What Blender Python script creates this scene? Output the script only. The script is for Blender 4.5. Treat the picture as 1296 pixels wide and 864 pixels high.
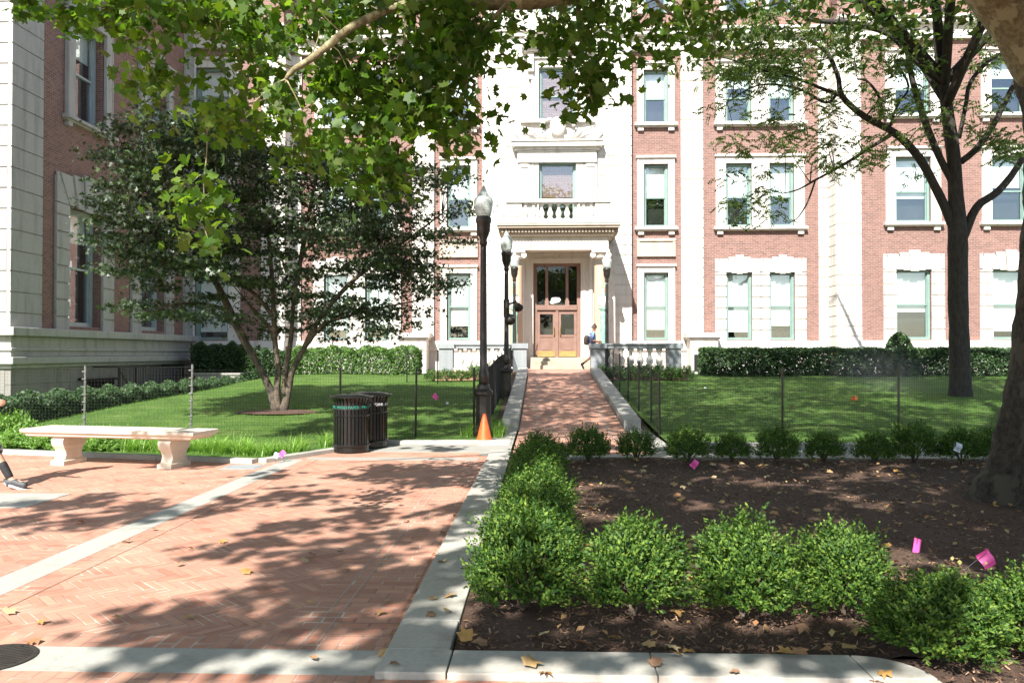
import bpy, bmesh, math, random
import numpy as np
from mathutils import Vector, Matrix
for o in list(bpy.data.objects): bpy.data.objects.remove(o)
R = math.radians
SC = bpy.context.scene
COL = SC.collection
rnd = random.Random(7)
rng = np.random.default_rng(11)

# ------------------------------------------------------------------ camera, world, sun, exposure
YAW, PITCH, FPX, EYE = R(2.03), R(0.82), 1046.0, 1.6
cam = bpy.data.cameras.new("camera"); camo = bpy.data.objects.new("camera", cam); COL.objects.link(camo)
camo.location = (0, 0, EYE); camo.rotation_euler = (R(90) + PITCH, 0, YAW)
cam.sensor_width = 36; cam.lens = FPX / 1296 * 36; cam.clip_start = 0.05; cam.clip_end = 3000
SC.camera = camo
SUN_EL, SUN_PHI = R(42.5), R(17)          # shadows run towards +Y and a little +X
SD = Vector((math.sin(SUN_PHI) * math.cos(SUN_EL), math.cos(SUN_PHI) * math.cos(SUN_EL), -math.sin(SUN_EL)))
w = bpy.data.worlds.new("World"); SC.world = w; w.use_nodes = True
nt = w.node_tree; bg = nt.nodes['Background']
sky = nt.nodes.new('ShaderNodeTexSky'); sky.sky_type = 'NISHITA'; sky.sun_disc = False
sky.sun_elevation = SUN_EL; sky.sun_rotation = R(180) + SUN_PHI
nt.links.new(sky.outputs[0], bg.inputs[0]); bg.inputs[1].default_value = 0.09
sl = bpy.data.lights.new("sun", 'SUN'); sl.energy = 5.0; sl.angle = R(0.53); sl.color = (1.0, 0.955, 0.89)
so = bpy.data.objects.new("sun", sl); COL.objects.link(so); so.rotation_euler = SD.to_track_quat('-Z', 'Y').to_euler()
SC.view_settings.view_transform = 'Standard'; SC.view_settings.look = 'None'
SC.view_settings.exposure = 1.3; SC.view_settings.gamma = 1
SC.render.engine = 'CYCLES'
SC.cycles.max_bounces = 6; SC.cycles.transparent_max_bounces = 12; SC.cycles.diffuse_bounces = 3; SC.cycles.glossy_bounces = 3
SC.cycles.transmission_bounces = 4

# ------------------------------------------------------------------ measuring helpers (photo pixel -> point in the place)
FW = Vector((-math.sin(YAW) * math.cos(PITCH), math.cos(YAW) * math.cos(PITCH), math.sin(PITCH)))
RT = Vector((math.cos(YAW), math.sin(YAW), 0)); UP = RT.cross(FW)
CAMP = Vector((0, 0, EYE))
def ray(px, py): return FW + RT * ((px - 648) / FPX) + UP * ((432 - py) / FPX)
def atY(px, py, Y): d = ray(px, py); return CAMP + d * (Y / d.y)
def atX(px, py, X): d = ray(px, py); return CAMP + d * (X / d.x)
def atZ(px, py, z=0): d = ray(px, py); return CAMP + d * ((z - EYE) / d.z)
def proj(p):
    v = Vector(p) - CAMP; dd = v.dot(FW)
    return 648 + FPX * v.dot(RT) / dd, 432 - FPX * v.dot(UP) / dd, dd

# ------------------------------------------------------------------ materials
def newmat(name):
    m = bpy.data.materials.new(name); m.use_nodes = True
    t = m.node_tree; b = t.nodes['Principled BSDF']; return m, t, b
def N(t, typ, **kw):
    n = t.nodes.new(typ)
    for k, v in kw.items(): setattr(n, k, v)
    return n
def math_(t, op, a, b=None, c=None):
    n = N(t, 'ShaderNodeMath', operation=op)
    for i, x in enumerate((a, b, c)):
        if x is None: continue
        if isinstance(x, (int, float)): n.inputs[i].default_value = x
        else: t.links.new(x, n.inputs[i])
    return n.outputs[0]
def ramp(t, fac, stops):
    r = N(t, 'ShaderNodeValToRGB'); e = r.color_ramp.elements
    while len(e) < len(stops): e.new(0.5)
    for i, (p, c) in enumerate(stops):
        e[i].position = p; e[i].color = (c[0], c[1], c[2], 1)
    t.links.new(fac, r.inputs[0]); return r.outputs[0]
def noise(t, vec, scale, detail=4, rough=.55):
    n = N(t, 'ShaderNodeTexNoise'); n.inputs['Scale'].default_value = scale
    n.inputs['Detail'].default_value = detail; n.inputs['Roughness'].default_value = rough
    if vec is not None: t.links.new(vec, n.inputs['Vector'])
    return n.outputs['Fac']
def pos(t): return N(t, 'ShaderNodeNewGeometry').outputs['Position']
def mixc(t, fac, a, b, mode='MIX'):
    n = N(t, 'ShaderNodeMix', data_type='RGBA', blend_type=mode)
    for i, x in ((0, fac), (6, a), (7, b)):
        if isinstance(x, (int, float)): n.inputs[i].default_value = x
        elif isinstance(x, tuple): n.inputs[i].default_value = (x[0], x[1], x[2], 1)
        else: t.links.new(x, n.inputs[i])
    return n.outputs[2]
def bump(t, b, h, strength=.3, dist=.01):
    n = N(t, 'ShaderNodeBump'); n.inputs['Strength'].default_value = strength; n.inputs['Distance'].default_value = dist
    t.links.new(h, n.inputs['Height']); t.links.new(n.outputs[0], b.inputs['Normal'])
def mat(name, c1, c2=None, scale=6, rough=.7, metal=0, bmp=0, bscale=None, lo=.35, hi=.65, spec=.5, coord='pos', detail=5):
    m, t, b = newmat(name)
    c2 = c2 or tuple(x * .85 for x in c1)
    p = pos(t) if coord == 'pos' else N(t, 'ShaderNodeTexCoord').outputs['Object']
    f = noise(t, p, scale, detail)
    t.links.new(ramp(t, f, [(lo, c2), (hi, c1)]), b.inputs['Base Color'])
    b.inputs['Roughness'].default_value = rough; b.inputs['Metallic'].default_value = metal
    b.inputs['Specular IOR Level'].default_value = spec
    if bmp: bump(t, b, noise(t, p, bscale or scale * 4, 6), bmp, .01)
    return m
def leafmat(name, cols, rough=.45, transl=.3, tcol=None, spec=.4):
    m, t, b = newmat(name)
    g = N(t, 'ShaderNodeNewGeometry')
    n = len(cols)
    c = ramp(t, g.outputs['Random Per Island'], [((i + .5) / n, cols[i]) for i in range(n)])
    t.links.new(c, b.inputs['Base Color']); b.inputs['Roughness'].default_value = rough
    b.inputs['Specular IOR Level'].default_value = spec
    tr = N(t, 'ShaderNodeBsdfTranslucent'); mx = N(t, 'ShaderNodeMixShader'); mx.inputs[0].default_value = transl
    cc = mixc(t, 1.0, c, tcol or (2.2, 2.4, .9), 'MULTIPLY')
    t.links.new(cc, tr.inputs[0]); t.links.new(b.outputs[0], mx.inputs[1]); t.links.new(tr.outputs[0], mx.inputs[2])
    t.links.new(mx.outputs[0], t.nodes['Material Output'].inputs[0]); return m

def brickwall_mat():
    m, t, b = newmat('brick'); p = pos(t)
    s = N(t, 'ShaderNodeSeparateXYZ'); t.links.new(p, s.inputs[0])
    c = N(t, 'ShaderNodeCombineXYZ'); t.links.new(math_(t, 'ADD', s.outputs[0], s.outputs[1]), c.inputs[0]); t.links.new(s.outputs[2], c.inputs[1])
    k = N(t, 'ShaderNodeTexBrick'); t.links.new(c.outputs[0], k.inputs['Vector'])
    for nm, v in (('Color1', (.235, .122, .098, 1)), ('Color2', (.135, .068, .058, 1)), ('Mortar', (.36, .31, .27, 1)), ('Scale', 1), ('Mortar Size', .006),
                  ('Mortar Smooth', .2), ('Bias', -.1), ('Brick Width', .235), ('Row Height', .078)): k.inputs[nm].default_value = v
    f = noise(t, p, .35, 5, .6); g = noise(t, p, 9, 3)
    col = mixc(t, ramp(t, f, [(.35, (0, 0, 0)), (.7, (.45, .45, .45))]), k.outputs[0], (.22, .125, .10))
    col = mixc(t, ramp(t, g, [(.5, (0, 0, 0)), (.72, (.4, .4, .4))]), col, (.10, .05, .045))
    t.links.new(col, b.inputs['Base Color']); b.inputs['Roughness'].default_value = .85
    bump(t, b, k.outputs['Fac'], -.4, .01); return m

def stone_mat(name, a, bcol, dirt, rough=.8):
    m, t, b = newmat(name); p = pos(t)
    mp = N(t, 'ShaderNodeMapping'); mp.inputs['Scale'].default_value = (3, 3, .35); t.links.new(p, mp.inputs[0])
    c = mixc(t, noise(t, p, 1.1, 5), a, bcol)
    c = mixc(t, ramp(t, noise(t, mp.outputs[0], 1.0, 6, .65), [(.50, (0, 0, 0)), (.74, (.65, .65, .65))]), c, dirt)
    c = mixc(t, ramp(t, noise(t, p, 2.2, 7, .7), [(.55, (0, 0, 0)), (.8, (.5, .5, .5))]), c, dirt)
    c = mixc(t, ramp(t, noise(t, p, 30, 4), [(.3, (.25, .25, .25)), (.6, (0, 0, 0))]), c, dirt)
    t.links.new(c, b.inputs['Base Color']); b.inputs['Roughness'].default_value = rough
    bump(t, b, noise(t, p, 45, 5), .25, .005); return m

def herringbone_mat(name, W=.063, n=4, ang=45, straight=False):
    """real paver layout: herringbone (or running bond) with per-brick colour and pale sand joints"""
    m, t, b = newmat(name); p = pos(t)
    mp = N(t, 'ShaderNodeMapping'); mp.inputs['Rotation'].default_value = (0, 0, R(ang)); mp.inputs['Scale'].default_value = (1, 1, 1)
    t.links.new(p, mp.inputs[0])
    warp = N(t, 'ShaderNodeTexNoise'); warp.inputs['Scale'].default_value = 2.2; t.links.new(p, warp.inputs['Vector'])
    va = N(t, 'ShaderNodeVectorMath', operation='MULTIPLY_ADD'); t.links.new(warp.outputs['Color'], va.inputs[0])
    va.inputs[1].default_value = (.022, .022, 0); t.links.new(mp.outputs[0], va.inputs[2])
    s = N(t, 'ShaderNodeSeparateXYZ'); t.links.new(va.outputs[0], s.inputs[0])
    x = math_(t, 'DIVIDE', math_(t, 'ADD', s.outputs[0], 200 * W * 8), W); y = math_(t, 'DIVIDE', math_(t, 'ADD', s.outputs[1], 200 * W * 8), W)
    if straight:
        j = math_(t, 'FLOOR', y); fy = math_(t, 'FRACT', y)
        xs = math_(t, 'ADD', x, math_(t, 'MULTIPLY', math_(t, 'MODULO', j, 2), n / 2))
        i = math_(t, 'FLOOR', math_(t, 'DIVIDE', xs, n)); u = math_(t, 'MULTIPLY', math_(t, 'FRACT', math_(t, 'DIVIDE', xs, n)), n)
        eu = math_(t, 'MINIMUM', u, math_(t, 'SUBTRACT', n, u)); ev = math_(t, 'MINIMUM', fy, math_(t, 'SUBTRACT', 1, fy))
        e = math_(t, 'MINIMUM', eu, ev); id1, id2 = i, j
    else:
        i = math_(t, 'FLOOR', x); j = math_(t, 'FLOOR', y); fx = math_(t, 'FRACT', x); fy = math_(t, 'FRACT', y)
        k = math_(t, 'MODULO', math_(t, 'ADD', math_(t, 'SUBTRACT', i, j), 8000 * n), 2 * n)
        hor = math_(t, 'LESS_THAN', k, n - .5)
        k2 = math_(t, 'SUBTRACT', 2 * n - 1, k)
        uh = math_(t, 'ADD', k, fx); eh = math_(t, 'MINIMUM', math_(t, 'MINIMUM', uh, math_(t, 'SUBTRACT', n, uh)), math_(t, 'MINIMUM', fy, math_(t, 'SUBTRACT', 1, fy)))
        vv = math_(t, 'ADD', k2, fy); ev = math_(t, 'MINIMUM', math_(t, 'MINIMUM', vv, math_(t, 'SUBTRACT', n, vv)), math_(t, 'MINIMUM', fx, math_(t, 'SUBTRACT', 1, fx)))
        def sel(a, bb): return math_(t, 'ADD', math_(t, 'MULTIPLY', hor, a), math_(t, 'MULTIPLY', math_(t, 'SUBTRACT', 1, hor), bb))
        e = sel(eh, ev); id1 = sel(math_(t, 'SUBTRACT', i, k), math_(t, 'ADD', i, .37)); id2 = sel(j, math_(t, 'SUBTRACT', j, k2))
    cid = N(t, 'ShaderNodeCombineXYZ'); t.links.new(id1, cid.inputs[0]); t.links.new(id2, cid.inputs[1])
    wn = N(t, 'ShaderNodeTexWhiteNoise', noise_dimensions='2D'); t.links.new(cid.outputs[0], wn.inputs['Vector'])
    bc = ramp(t, wn.outputs['Value'], [(0, (.33, .147, .095)), (.35, (.43, .20, .132)), (.7, (.39, .20, .14)), (1, (.50, .265, .175))])
    blotch = noise(t, p, 1.3, 6, .65)
    bc = mixc(t, ramp(t, blotch, [(.45, (0, 0, 0)), (.72, (.55, .55, .55))]), bc, (.50, .31, .22))
    bc = mixc(t, ramp(t, noise(t, p, 22, 4, .6), [(.55, (0, 0, 0)), (.75, (.4, .4, .4))]), bc, (.22, .10, .075))
    jm = ramp(t, e, [(.035, (1, 1, 1)), (.11, (0, 0, 0))])
    jc = mixc(t, ramp(t, noise(t, p, 2.6, 4, .6), [(.38, (0, 0, 0)), (.62, (1, 1, 1))]), (.20, .10, .075), (.58, .47, .39))
    jc = mixc(t, ramp(t, wn.outputs['Value'], [(.45, (0, 0, 0)), (.6, (1, 1, 1))]), jc, (.30, .17, .13))
    t.links.new(mixc(t, jm, bc, jc), b.inputs['Base Color']); b.inputs['Roughness'].default_value = .82
    bump(t, b, math_(t, 'ADD', math_(t, 'MINIMUM', e, .12), math_(t, 'MULTIPLY', noise(t, p, 60, 3), .05)), .5, .02)
    return m

M = {}
M['brick'] = brickwall_mat()
M['lime'] = stone_mat('limestone', (.70, .675, .625), (.61, .59, .54), (.33, .29, .23))
M['limeshade'] = stone_mat('shaded_limestone', (.44, .435, .405), (.37, .37, .35), (.17, .18, .165))  # limestone with the wing's shade put into its colour
M['basement'] = stone_mat('basement_stone', (.27, .26, .235), (.22, .21, .19), (.10, .10, .09))
M['tan'] = stone_mat('tan_stone', (.52, .36, .26), (.47, .33, .24), (.34, .24, .17))
M['cornice'] = stone_mat('cornice_stone', (.50, .43, .35), (.44, .38, .31), (.26, .22, .17))
M['granite'] = stone_mat('granite_pale', (.42, .41, .36), (.33, .33, .30), (.19, .18, .16), .75)
M['granitegrey'] = stone_mat('granite_grey', (.30, .32, .33), (.25, .27, .28), (.16, .17, .17), .75)
M['kerbstone'] = stone_mat('kerbstone', (.46, .44, .39), (.37, .36, .32), (.20, .17, .13), .8)
M['concrete'] = stone_mat('concrete_slab', (.34, .33, .30), (.28, .28, .25), (.24, .23, .20), .85)
M['step'] = stone_mat('step_stone', (.42, .36, .27), (.36, .31, .23), (.22, .18, .13))
M['bench'] = stone_mat('cast_stone', (.70, .62, .50), (.64, .56, .45), (.42, .36, .28), .7)
M['herring'] = herringbone_mat('brick_herringbone')
M['runx'] = herringbone_mat('brick_running_across', W=.10, n=2, ang=90, straight=True)
M['runy'] = herringbone_mat('brick_running_along', W=.10, n=2, ang=0, straight=True)
M['green'] = mat('green_window_paint', (.20, .30, .265), (.17, .26, .235), 3, .5)
M['verdigris'] = mat('verdigris_bronze', (.30, .52, .43), (.18, .36, .30), 8, .7)
M['black'] = mat('black_gloss_paint', (.006, .006, .006), (.010, .010, .009), 20, .28, 0, .05)
M['blackmatte'] = mat('black_plastic', (.015, .015, .014), (.008, .008, .008), 20, .6)
M['lampmetal'] = mat('dark_lamp_paint', (.028, .022, .018), (.015, .013, .011), 14, .4)
M['wood'] = mat('door_wood', (.23, .14, .11), (.19, .11, .085), 4, .5)
M['brass'] = mat('brass', (.65, .48, .20), (.5, .36, .15), 9, .35, .8)
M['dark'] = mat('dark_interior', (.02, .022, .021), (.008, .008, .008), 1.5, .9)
M['blind'] = mat('blind', (.86, .88, .85), (.78, .81, .79), 1.2, .8)
M['zinc'] = mat('zinc_post', (.28, .28, .27), (.10, .10, .09), 30, .5, .5)
M['orange'] = mat('orange_plastic', (.85, .12, .02), (.78, .09, .02), 9, .45)
M['pink'] = mat('pink_vinyl', (.95, .13, .45), (.92, .11, .42), 20, .5)
M['white'] = mat('white_vinyl', (.80, .84, .86), (.72, .78, .82), 20, .5)
M['orangeflag'] = mat('orange_vinyl', (.9, .2, .05), (.8, .16, .04), 20, .5)
M['wire'] = mat('wire', (.10, .10, .10), (.06, .06, .06), 20, .5, .5)
M['signgreen'] = mat('green_sign', (.01, .20, .11), (.01, .17, .09), 20, .4)
M['pipe'] = mat('rust_downpipe', (.40, .22, .15), (.30, .17, .12), 3, .7)
M['soil'] = mat('soil', (.12, .085, .055), (.07, .05, .035), 5, .95, 0, .5, 40)
M['shadebrick'] = M['brick']
def mulch_mat():
    m, t, b = newmat('mulch'); p = pos(t)
    mp = N(t, 'ShaderNodeMapping'); mp.inputs['Scale'].default_value = (1, 2.4, 1); mp.inputs['Rotation'].default_value = (0, 0, .5); t.links.new(p, mp.inputs[0])
    f = noise(t, mp.outputs[0], 26, 8, .7)
    c = ramp(t, f, [(.3, (.03, .016, .010)), (.5, (.11, .062, .040)), (.62, (.21, .12, .075)), (.75, (.36, .22, .14))])
    t.links.new(mixc(t, noise(t, p, 1.2, 3), c, (.085, .048, .032)), b.inputs['Base Color']); b.inputs['Roughness'].default_value = .95
    bump(t, b, f, 1.0, .03); return m
M['mulch'] = mulch_mat()
def lawn_mat():
    m, t, b = newmat('lawn'); p = pos(t)
    f = noise(t, p, 1.1, 5, .6); g = noise(t, p, 60, 4, .7)
    c = ramp(t, f, [(.3, (.06, .125, .025)), (.5, (.10, .185, .035)), (.64, (.16, .24, .06)), (.78, (.24, .26, .10))])
    c = mixc(t, ramp(t, g, [(.35, (.8, .8, .8)), (.6, (0, 0, 0))]), c, (.035, .07, .015))
    t.links.new(c, b.inputs['Base Color']); b.inputs['Roughness'].default_value = .9; b.inputs['Specular IOR Level'].default_value = .2
    bump(t, b, g, .9, .03); return m
M['lawn'] = lawn_mat()
M['grassblade'] = leafmat('grass_blade', [(.07, .16, .025), (.11, .23, .035), (.17, .28, .06), (.10, .20, .03)], .6, .35, spec=.25)
M['plane_leaf'] = leafmat('plane_leaf', [(.035, .075, .012), (.05, .11, .016), (.08, .15, .022), (.12, .19, .03), (.04, .09, .014), (.07, .10, .02)], .5, .42, (2.9, 3.0, .8), spec=.3)
M['locust_leaf'] = leafmat('locust_leaf', [(.05, .10, .025), (.07, .13, .035), (.10, .16, .045), (.16, .19, .06)], .5, .3, spec=.3)
M['maple_leaf'] = leafmat('maple_leaf', [(.022, .042, .016), (.036, .068, .024), (.070, .115, .038), (.03, .05, .022)], .45, .14, (1.6, 1.9, .8), spec=.55)
M['box_leaf'] = leafmat('box_leaf', [(.026, .066, .014), (.045, .105, .018), (.085, .165, .026), (.17, .25, .04), (.034, .082, .016)], .55, .22, spec=.2)
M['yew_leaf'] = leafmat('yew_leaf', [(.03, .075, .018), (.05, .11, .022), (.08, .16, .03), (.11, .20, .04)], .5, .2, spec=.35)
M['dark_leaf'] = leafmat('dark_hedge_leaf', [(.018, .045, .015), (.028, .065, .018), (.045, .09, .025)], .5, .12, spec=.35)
M['lily_leaf'] = leafmat('lilyturf_leaf', [(.12, .24, .04), (.18, .32, .06), (.26, .40, .10)], .4, .3, spec=.4)
M['cover_leaf'] = leafmat('groundcover_leaf', [(.08, .17, .03), (.14, .26, .05), (.20, .33, .08)], .5, .3)
M['dry_leaf'] = leafmat('dry_leaf', [(.42, .24, .10), (.52, .34, .15), (.34, .17, .08), (.58, .42, .22), (.30, .28, .10)], .7, .2, (1.2, 1.1, .8), spec=.2)
M['chip'] = leafmat('mulch_chip', [(.06, .033, .022), (.13, .072, .045), (.22, .13, .08), (.035, .02, .014), (.34, .21, .13)], .9, .0)
def bark_mat(name, a, b_, c_=None, scale=4, zs=.35, bm=.8):
    m, t, b = newmat(name); p = N(t, 'ShaderNodeTexCoord').outputs['Object']
    mp = N(t, 'ShaderNodeMapping'); mp.inputs['Scale'].default_value = (1, 1, zs); t.links.new(p, mp.inputs[0])
    f = noise(t, mp.outputs[0], scale * 4, 7, .65); g = noise(t, p, scale, 3, .5)
    c = mixc(t, ramp(t, f, [(.35, (0, 0, 0)), (.65, (1, 1, 1))]), a, b_)
    if c_: c = mixc(t, ramp(t, g, [(.53, (0, 0, 0)), (.57, (1, 1, 1))]), c, c_)
    t.links.new(c, b.inputs['Base Color']); b.inputs['Roughness'].default_value = .9
    bump(t, b, f, bm, .04); return m
M['plane_bark'] = bark_mat('plane_bark', (.020, .017, .013), (.075, .060, .046), (.085, .072, .054), 4, 1.0, 1.0)
M['plane_limb'] = bark_mat('plane_limb_bark', (.14, .12, .06), (.30, .26, .15), (.36, .34, .20), 5, 1.0, .5)
M['locust_bark'] = bark_mat('locust_bark', (.018, .016, .014), (.05, .042, .035), None, 4, .3)
M['maple_bark'] = bark_mat('maple_bark', (.05, .04, .03), (.17, .13, .09), (.06, .05, .04), 6, .5, .3)
M['skin'] = mat('skin', (.50, .28, .19), (.46, .25, .17), 8, .5)
M['skindark'] = mat('skin_brown', (.26, .13, .075), (.22, .11, .06), 8, .5)
M['hair'] = mat('hair', (.06, .03, .02), (.03, .018, .012), 30, .6)
M['blueshirt'] = mat('blue_shirt', (.16, .30, .62), (.12, .24, .52), 12, .8)
M['paleshort'] = mat('pale_shorts', (.55, .60, .68), (.48, .53, .6), 12, .8)
M['blackcloth'] = mat('black_cloth', (.02, .02, .022), (.012, .012, .014), 20, .8)
M['brownbag'] = mat('brown_bag', (.05, .035, .03), (.035, .025, .02), 20, .8)
M['camo'] = mat('patterned_cloth', (.62, .64, .66), (.06, .07, .08), 14, .85, lo=.49, hi=.53)
M['sneaker'] = mat('dark_sneaker', (.03, .035, .045), (.07, .075, .08), 40, .6)
M['sole'] = mat('shoe_sole', (.55, .55, .54), (.4, .4, .4), 20, .6)
M['sweater'] = mat('grey_shirt', (.30, .31, .33), (.25, .26, .28), 12, .85)
def glass_mat(name='window_glass', REFL=.13):
    m, t, b = newmat(name)
    tr = N(t, 'ShaderNodeBsdfTransparent'); tr.inputs[0].default_value = (.96, .985, .98, 1)
    gl = N(t, 'ShaderNodeBsdfGlossy'); gl.inputs['Roughness'].default_value = .015; gl.inputs[0].default_value = (.9, .95, 1, 1)
    lw = N(t, 'ShaderNodeLayerWeight'); lw.inputs[0].default_value = .5; fac_ = math_(t, 'ADD', math_(t, 'MULTIPLY', math_(t, 'POWER', lw.outputs['Facing'], 3), .7), REFL)
    bump_ = N(t, 'ShaderNodeBump'); bump_.inputs['Strength'].default_value = .08; bump_.inputs['Distance'].default_value = .05
    t.links.new(noise(t, pos(t), .8, 2), bump_.inputs['Height']); t.links.new(bump_.outputs[0], gl.inputs['Normal'])
    mx = N(t, 'ShaderNodeMixShader'); t.links.new(fac_, mx.inputs[0]); t.links.new(tr.outputs[0], mx.inputs[1]); t.links.new(gl.outputs[0], mx.inputs[2])
    t.links.new(mx.outputs[0], t.nodes['Material Output'].inputs[0]); return m
M['glass'] = glass_mat(); M['doorglass'] = glass_mat('door_glass', .03)
def globe_mat():
    m, t, b = newmat('lamp_globe'); b.inputs['Base Color'].default_value = (.62, .68, .66, 1); b.inputs['Roughness'].default_value = .18
    b.inputs['Transmission Weight'].default_value = .35; b.inputs['Subsurface Weight'].default_value = .0
    wv = N(t, 'ShaderNodeTexWave'); wv.bands_direction = 'Z'; wv.inputs['Scale'].default_value = 9; t.links.new(N(t, 'ShaderNodeTexCoord').outputs['Object'], wv.inputs['Vector'])
    bump(t, b, wv.outputs['Fac'], .3, .01); return m
M['globe'] = globe_mat()
M['opal'] = mat('opal_globe', (.85, .87, .85), (.8, .82, .8), 5, .2)

# ------------------------------------------------------------------ object helpers
ORIG = {}
def tag(o, label=None, cat=None, group=None, kind=None):
    if label: o['label'] = label
    if cat: o['category'] = cat
    if group: o['group'] = group
    if kind: o['kind'] = kind
    return o
def thing(name, loc, label, cat, group=None, rz=0):
    o = bpy.data.objects.new(name, None); o.empty_display_size = .1; COL.objects.link(o); o.location = loc; o.rotation_euler = (0, 0, rz)
    ORIG[o.name] = Vector(loc); return tag(o, label, cat, group)
class MB:
    """collects geometry; u/w/n frame lets one builder serve walls that face different ways"""
    def __init__(s, frame=None): s.v = []; s.f = []; s.fr = frame or (lambda u, w_, n: (u, w_, n))
    def add(s, vs, fs):
        b = len(s.v); s.v.extend(tuple(x) for x in vs); s.f.extend(tuple(b + i for i in f) for f in fs)
    def box(s, x0, x1, y0, y1, z0, z1):
        """axis-aligned in world"""
        s.add([(x0, y0, z0), (x1, y0, z0), (x1, y1, z0), (x0, y1, z0), (x0, y0, z1), (x1, y0, z1), (x1, y1, z1), (x0, y1, z1)],
              [(0, 3, 2, 1), (4, 5, 6, 7), (0, 1, 5, 4), (1, 2, 6, 5), (2, 3, 7, 6), (3, 0, 4, 7)])
    def wb(s, u0, u1, w0, w1, n0, n1):
        """box in wall frame (n outward)"""
        c = [(u0, w0, n1), (u1, w0, n1), (u1, w0, n0), (u0, w0, n0), (u0, w1, n1), (u1, w1, n1), (u1, w1, n0), (u0, w1, n0)]
        s.add([s.fr(*q) for q in c], [(0, 3, 2, 1), (4, 5, 6, 7), (0, 1, 5, 4), (1, 2, 6, 5), (2, 3, 7, 6), (3, 0, 4, 7)])
    def wpoly(s, pts, n0, n1):
        """prism from polygon (u,w) ccw seen from outside"""
        k = len(pts)
        s.add([s.fr(u, w_, n1) for u, w_ in pts] + [s.fr(u, w_, n0) for u, w_ in pts],
              [tuple(range(k)), tuple(range(2 * k - 1, k - 1, -1))] + [(i, i + k, (i + 1) % k + k, (i + 1) % k) for i in range(k)])
    def lathe(s, prof, c, seg=16, a0=0, sx=1, sy=1, axis='z'):
        """prof: list of (r,z)"""
        k = len(prof); vs = []
        for i in range(seg):
            a = 2 * math.pi * i / seg + a0
            for r, z in prof: vs.append((c[0] + r * math.cos(a) * sx, c[1] + r * math.sin(a) * sy, c[2] + z))
        fs = [(i * k + j, ((i + 1) % seg) * k + j, ((i + 1) % seg) * k + j + 1, i * k + j + 1) for i in range(seg) for j in range(k - 1)]
        fs.append(tuple(i * k for i in range(seg - 1, -1, -1))); fs.append(tuple(i * k + k - 1 for i in range(seg)))
        s.add(vs, fs)
    def tube(s, pts, rad, seg=8, jitter=0, rr=None):
        pts = [Vector(p) for p in pts]; k = len(pts)
        if not isinstance(rad, (list, tuple)): rad = [rad] * k
        vs = []; up = Vector((.1, .2, 1)).normalized()
        for i, p in enumerate(pts):
            d = (pts[min(i + 1, k - 1)] - pts[max(i - 1, 0)]).normalized()
            a = d.cross(up)
            if a.length < .15: a = d.cross(Vector((1, 0, 0)))
            a.normalize(); b = d.cross(a)
            for j in range(seg):
                t = 2 * math.pi * j / seg; r = rad[i] * (1 + (jitter * (rr or rnd).uniform(-1, 1) if jitter else 0))
                vs.append(p + a * math.cos(t) * r + b * math.sin(t) * r)
        fs = [(i * seg + j, i * seg + (j + 1) % seg, (i + 1) * seg + (j + 1) % seg, (i + 1) * seg + j) for i in range(k - 1) for j in range(seg)]
        fs.append(tuple(range(seg - 1, -1, -1))); fs.append(tuple((k - 1) * seg + j for j in range(seg)))
        s.add(vs, fs)
def link_mesh(name, me, material, parent=None, origin=None):
    o = bpy.data.objects.new(name, me); COL.objects.link(o)
    if material: me.materials.append(material)
    if parent: o.parent = parent; ORIG[o.name] = ORIG[parent.name]
    else: o.location = origin or (0, 0, 0); ORIG[o.name] = Vector(origin or (0, 0, 0))
    return o
def build(name, mb, material, parent=None, origin=None, smooth=False, bevel=0, mtx=None):
    og = ORIG[parent.name] if parent else Vector(origin or (0, 0, 0))
    if mtx is not None: vs = [tuple(mtx @ Vector(v)) for v in mb.v]
    else: vs = [(v[0] - og.x, v[1] - og.y, v[2] - og.z) for v in mb.v]
    me = bpy.data.meshes.new(name); me.from_pydata(vs, [], mb.f); me.update()
    if smooth:
        me.polygons.foreach_set('use_smooth', [True] * len(me.polygons))
    o = link_mesh(name, me, material, parent, origin)
    if bevel:
        m = o.modifiers.new('bevel', 'BEVEL'); m.width = bevel; m.segments = 2; m.limit_method = 'ANGLE'; m.angle_limit = R(40)
    return o
def np_mesh(name, V, F, material, parent=None, origin=None, offset=True):
    """V (n,3) array, F list/array (m,k)"""
    og = ORIG[parent.name] if parent else Vector(origin or (0, 0, 0))
    V = np.asarray(V, dtype=np.float64)
    if offset: V = V - np.array(og)
    me = bpy.data.meshes.new(name); k = F.shape[1]
    me.vertices.add(len(V)); me.vertices.foreach_set('co', V.ravel())
    me.loops.add(F.size); me.loops.foreach_set('vertex_index', F.ravel().astype(np.int32))
    me.polygons.add(len(F)); me.polygons.foreach_set('loop_start', np.arange(0, F.size, k, dtype=np.int32)); me.polygons.foreach_set('loop_total', np.full(len(F), k, dtype=np.int32))
    me.update(calc_edges=True)
    return link_mesh(name, me, material, parent, origin)
def copy_tree(root, loc, label=None, group=None, rz=None, scale=None):
    c = root.copy(); COL.objects.link(c); c.location = loc
    if rz is not None: c.rotation_euler = (0, 0, rz)
    if scale is not None: c.scale = scale
    ORIG[c.name] = Vector(loc)
    if label: c['label'] = label
    if group: c['group'] = group
    for ch in list(root.children):
        d = ch.copy(); COL.objects.link(d); d.parent = c
        for g in ch.children:
            e = g.copy(); COL.objects.link(e); e.parent = d
    return c

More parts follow.
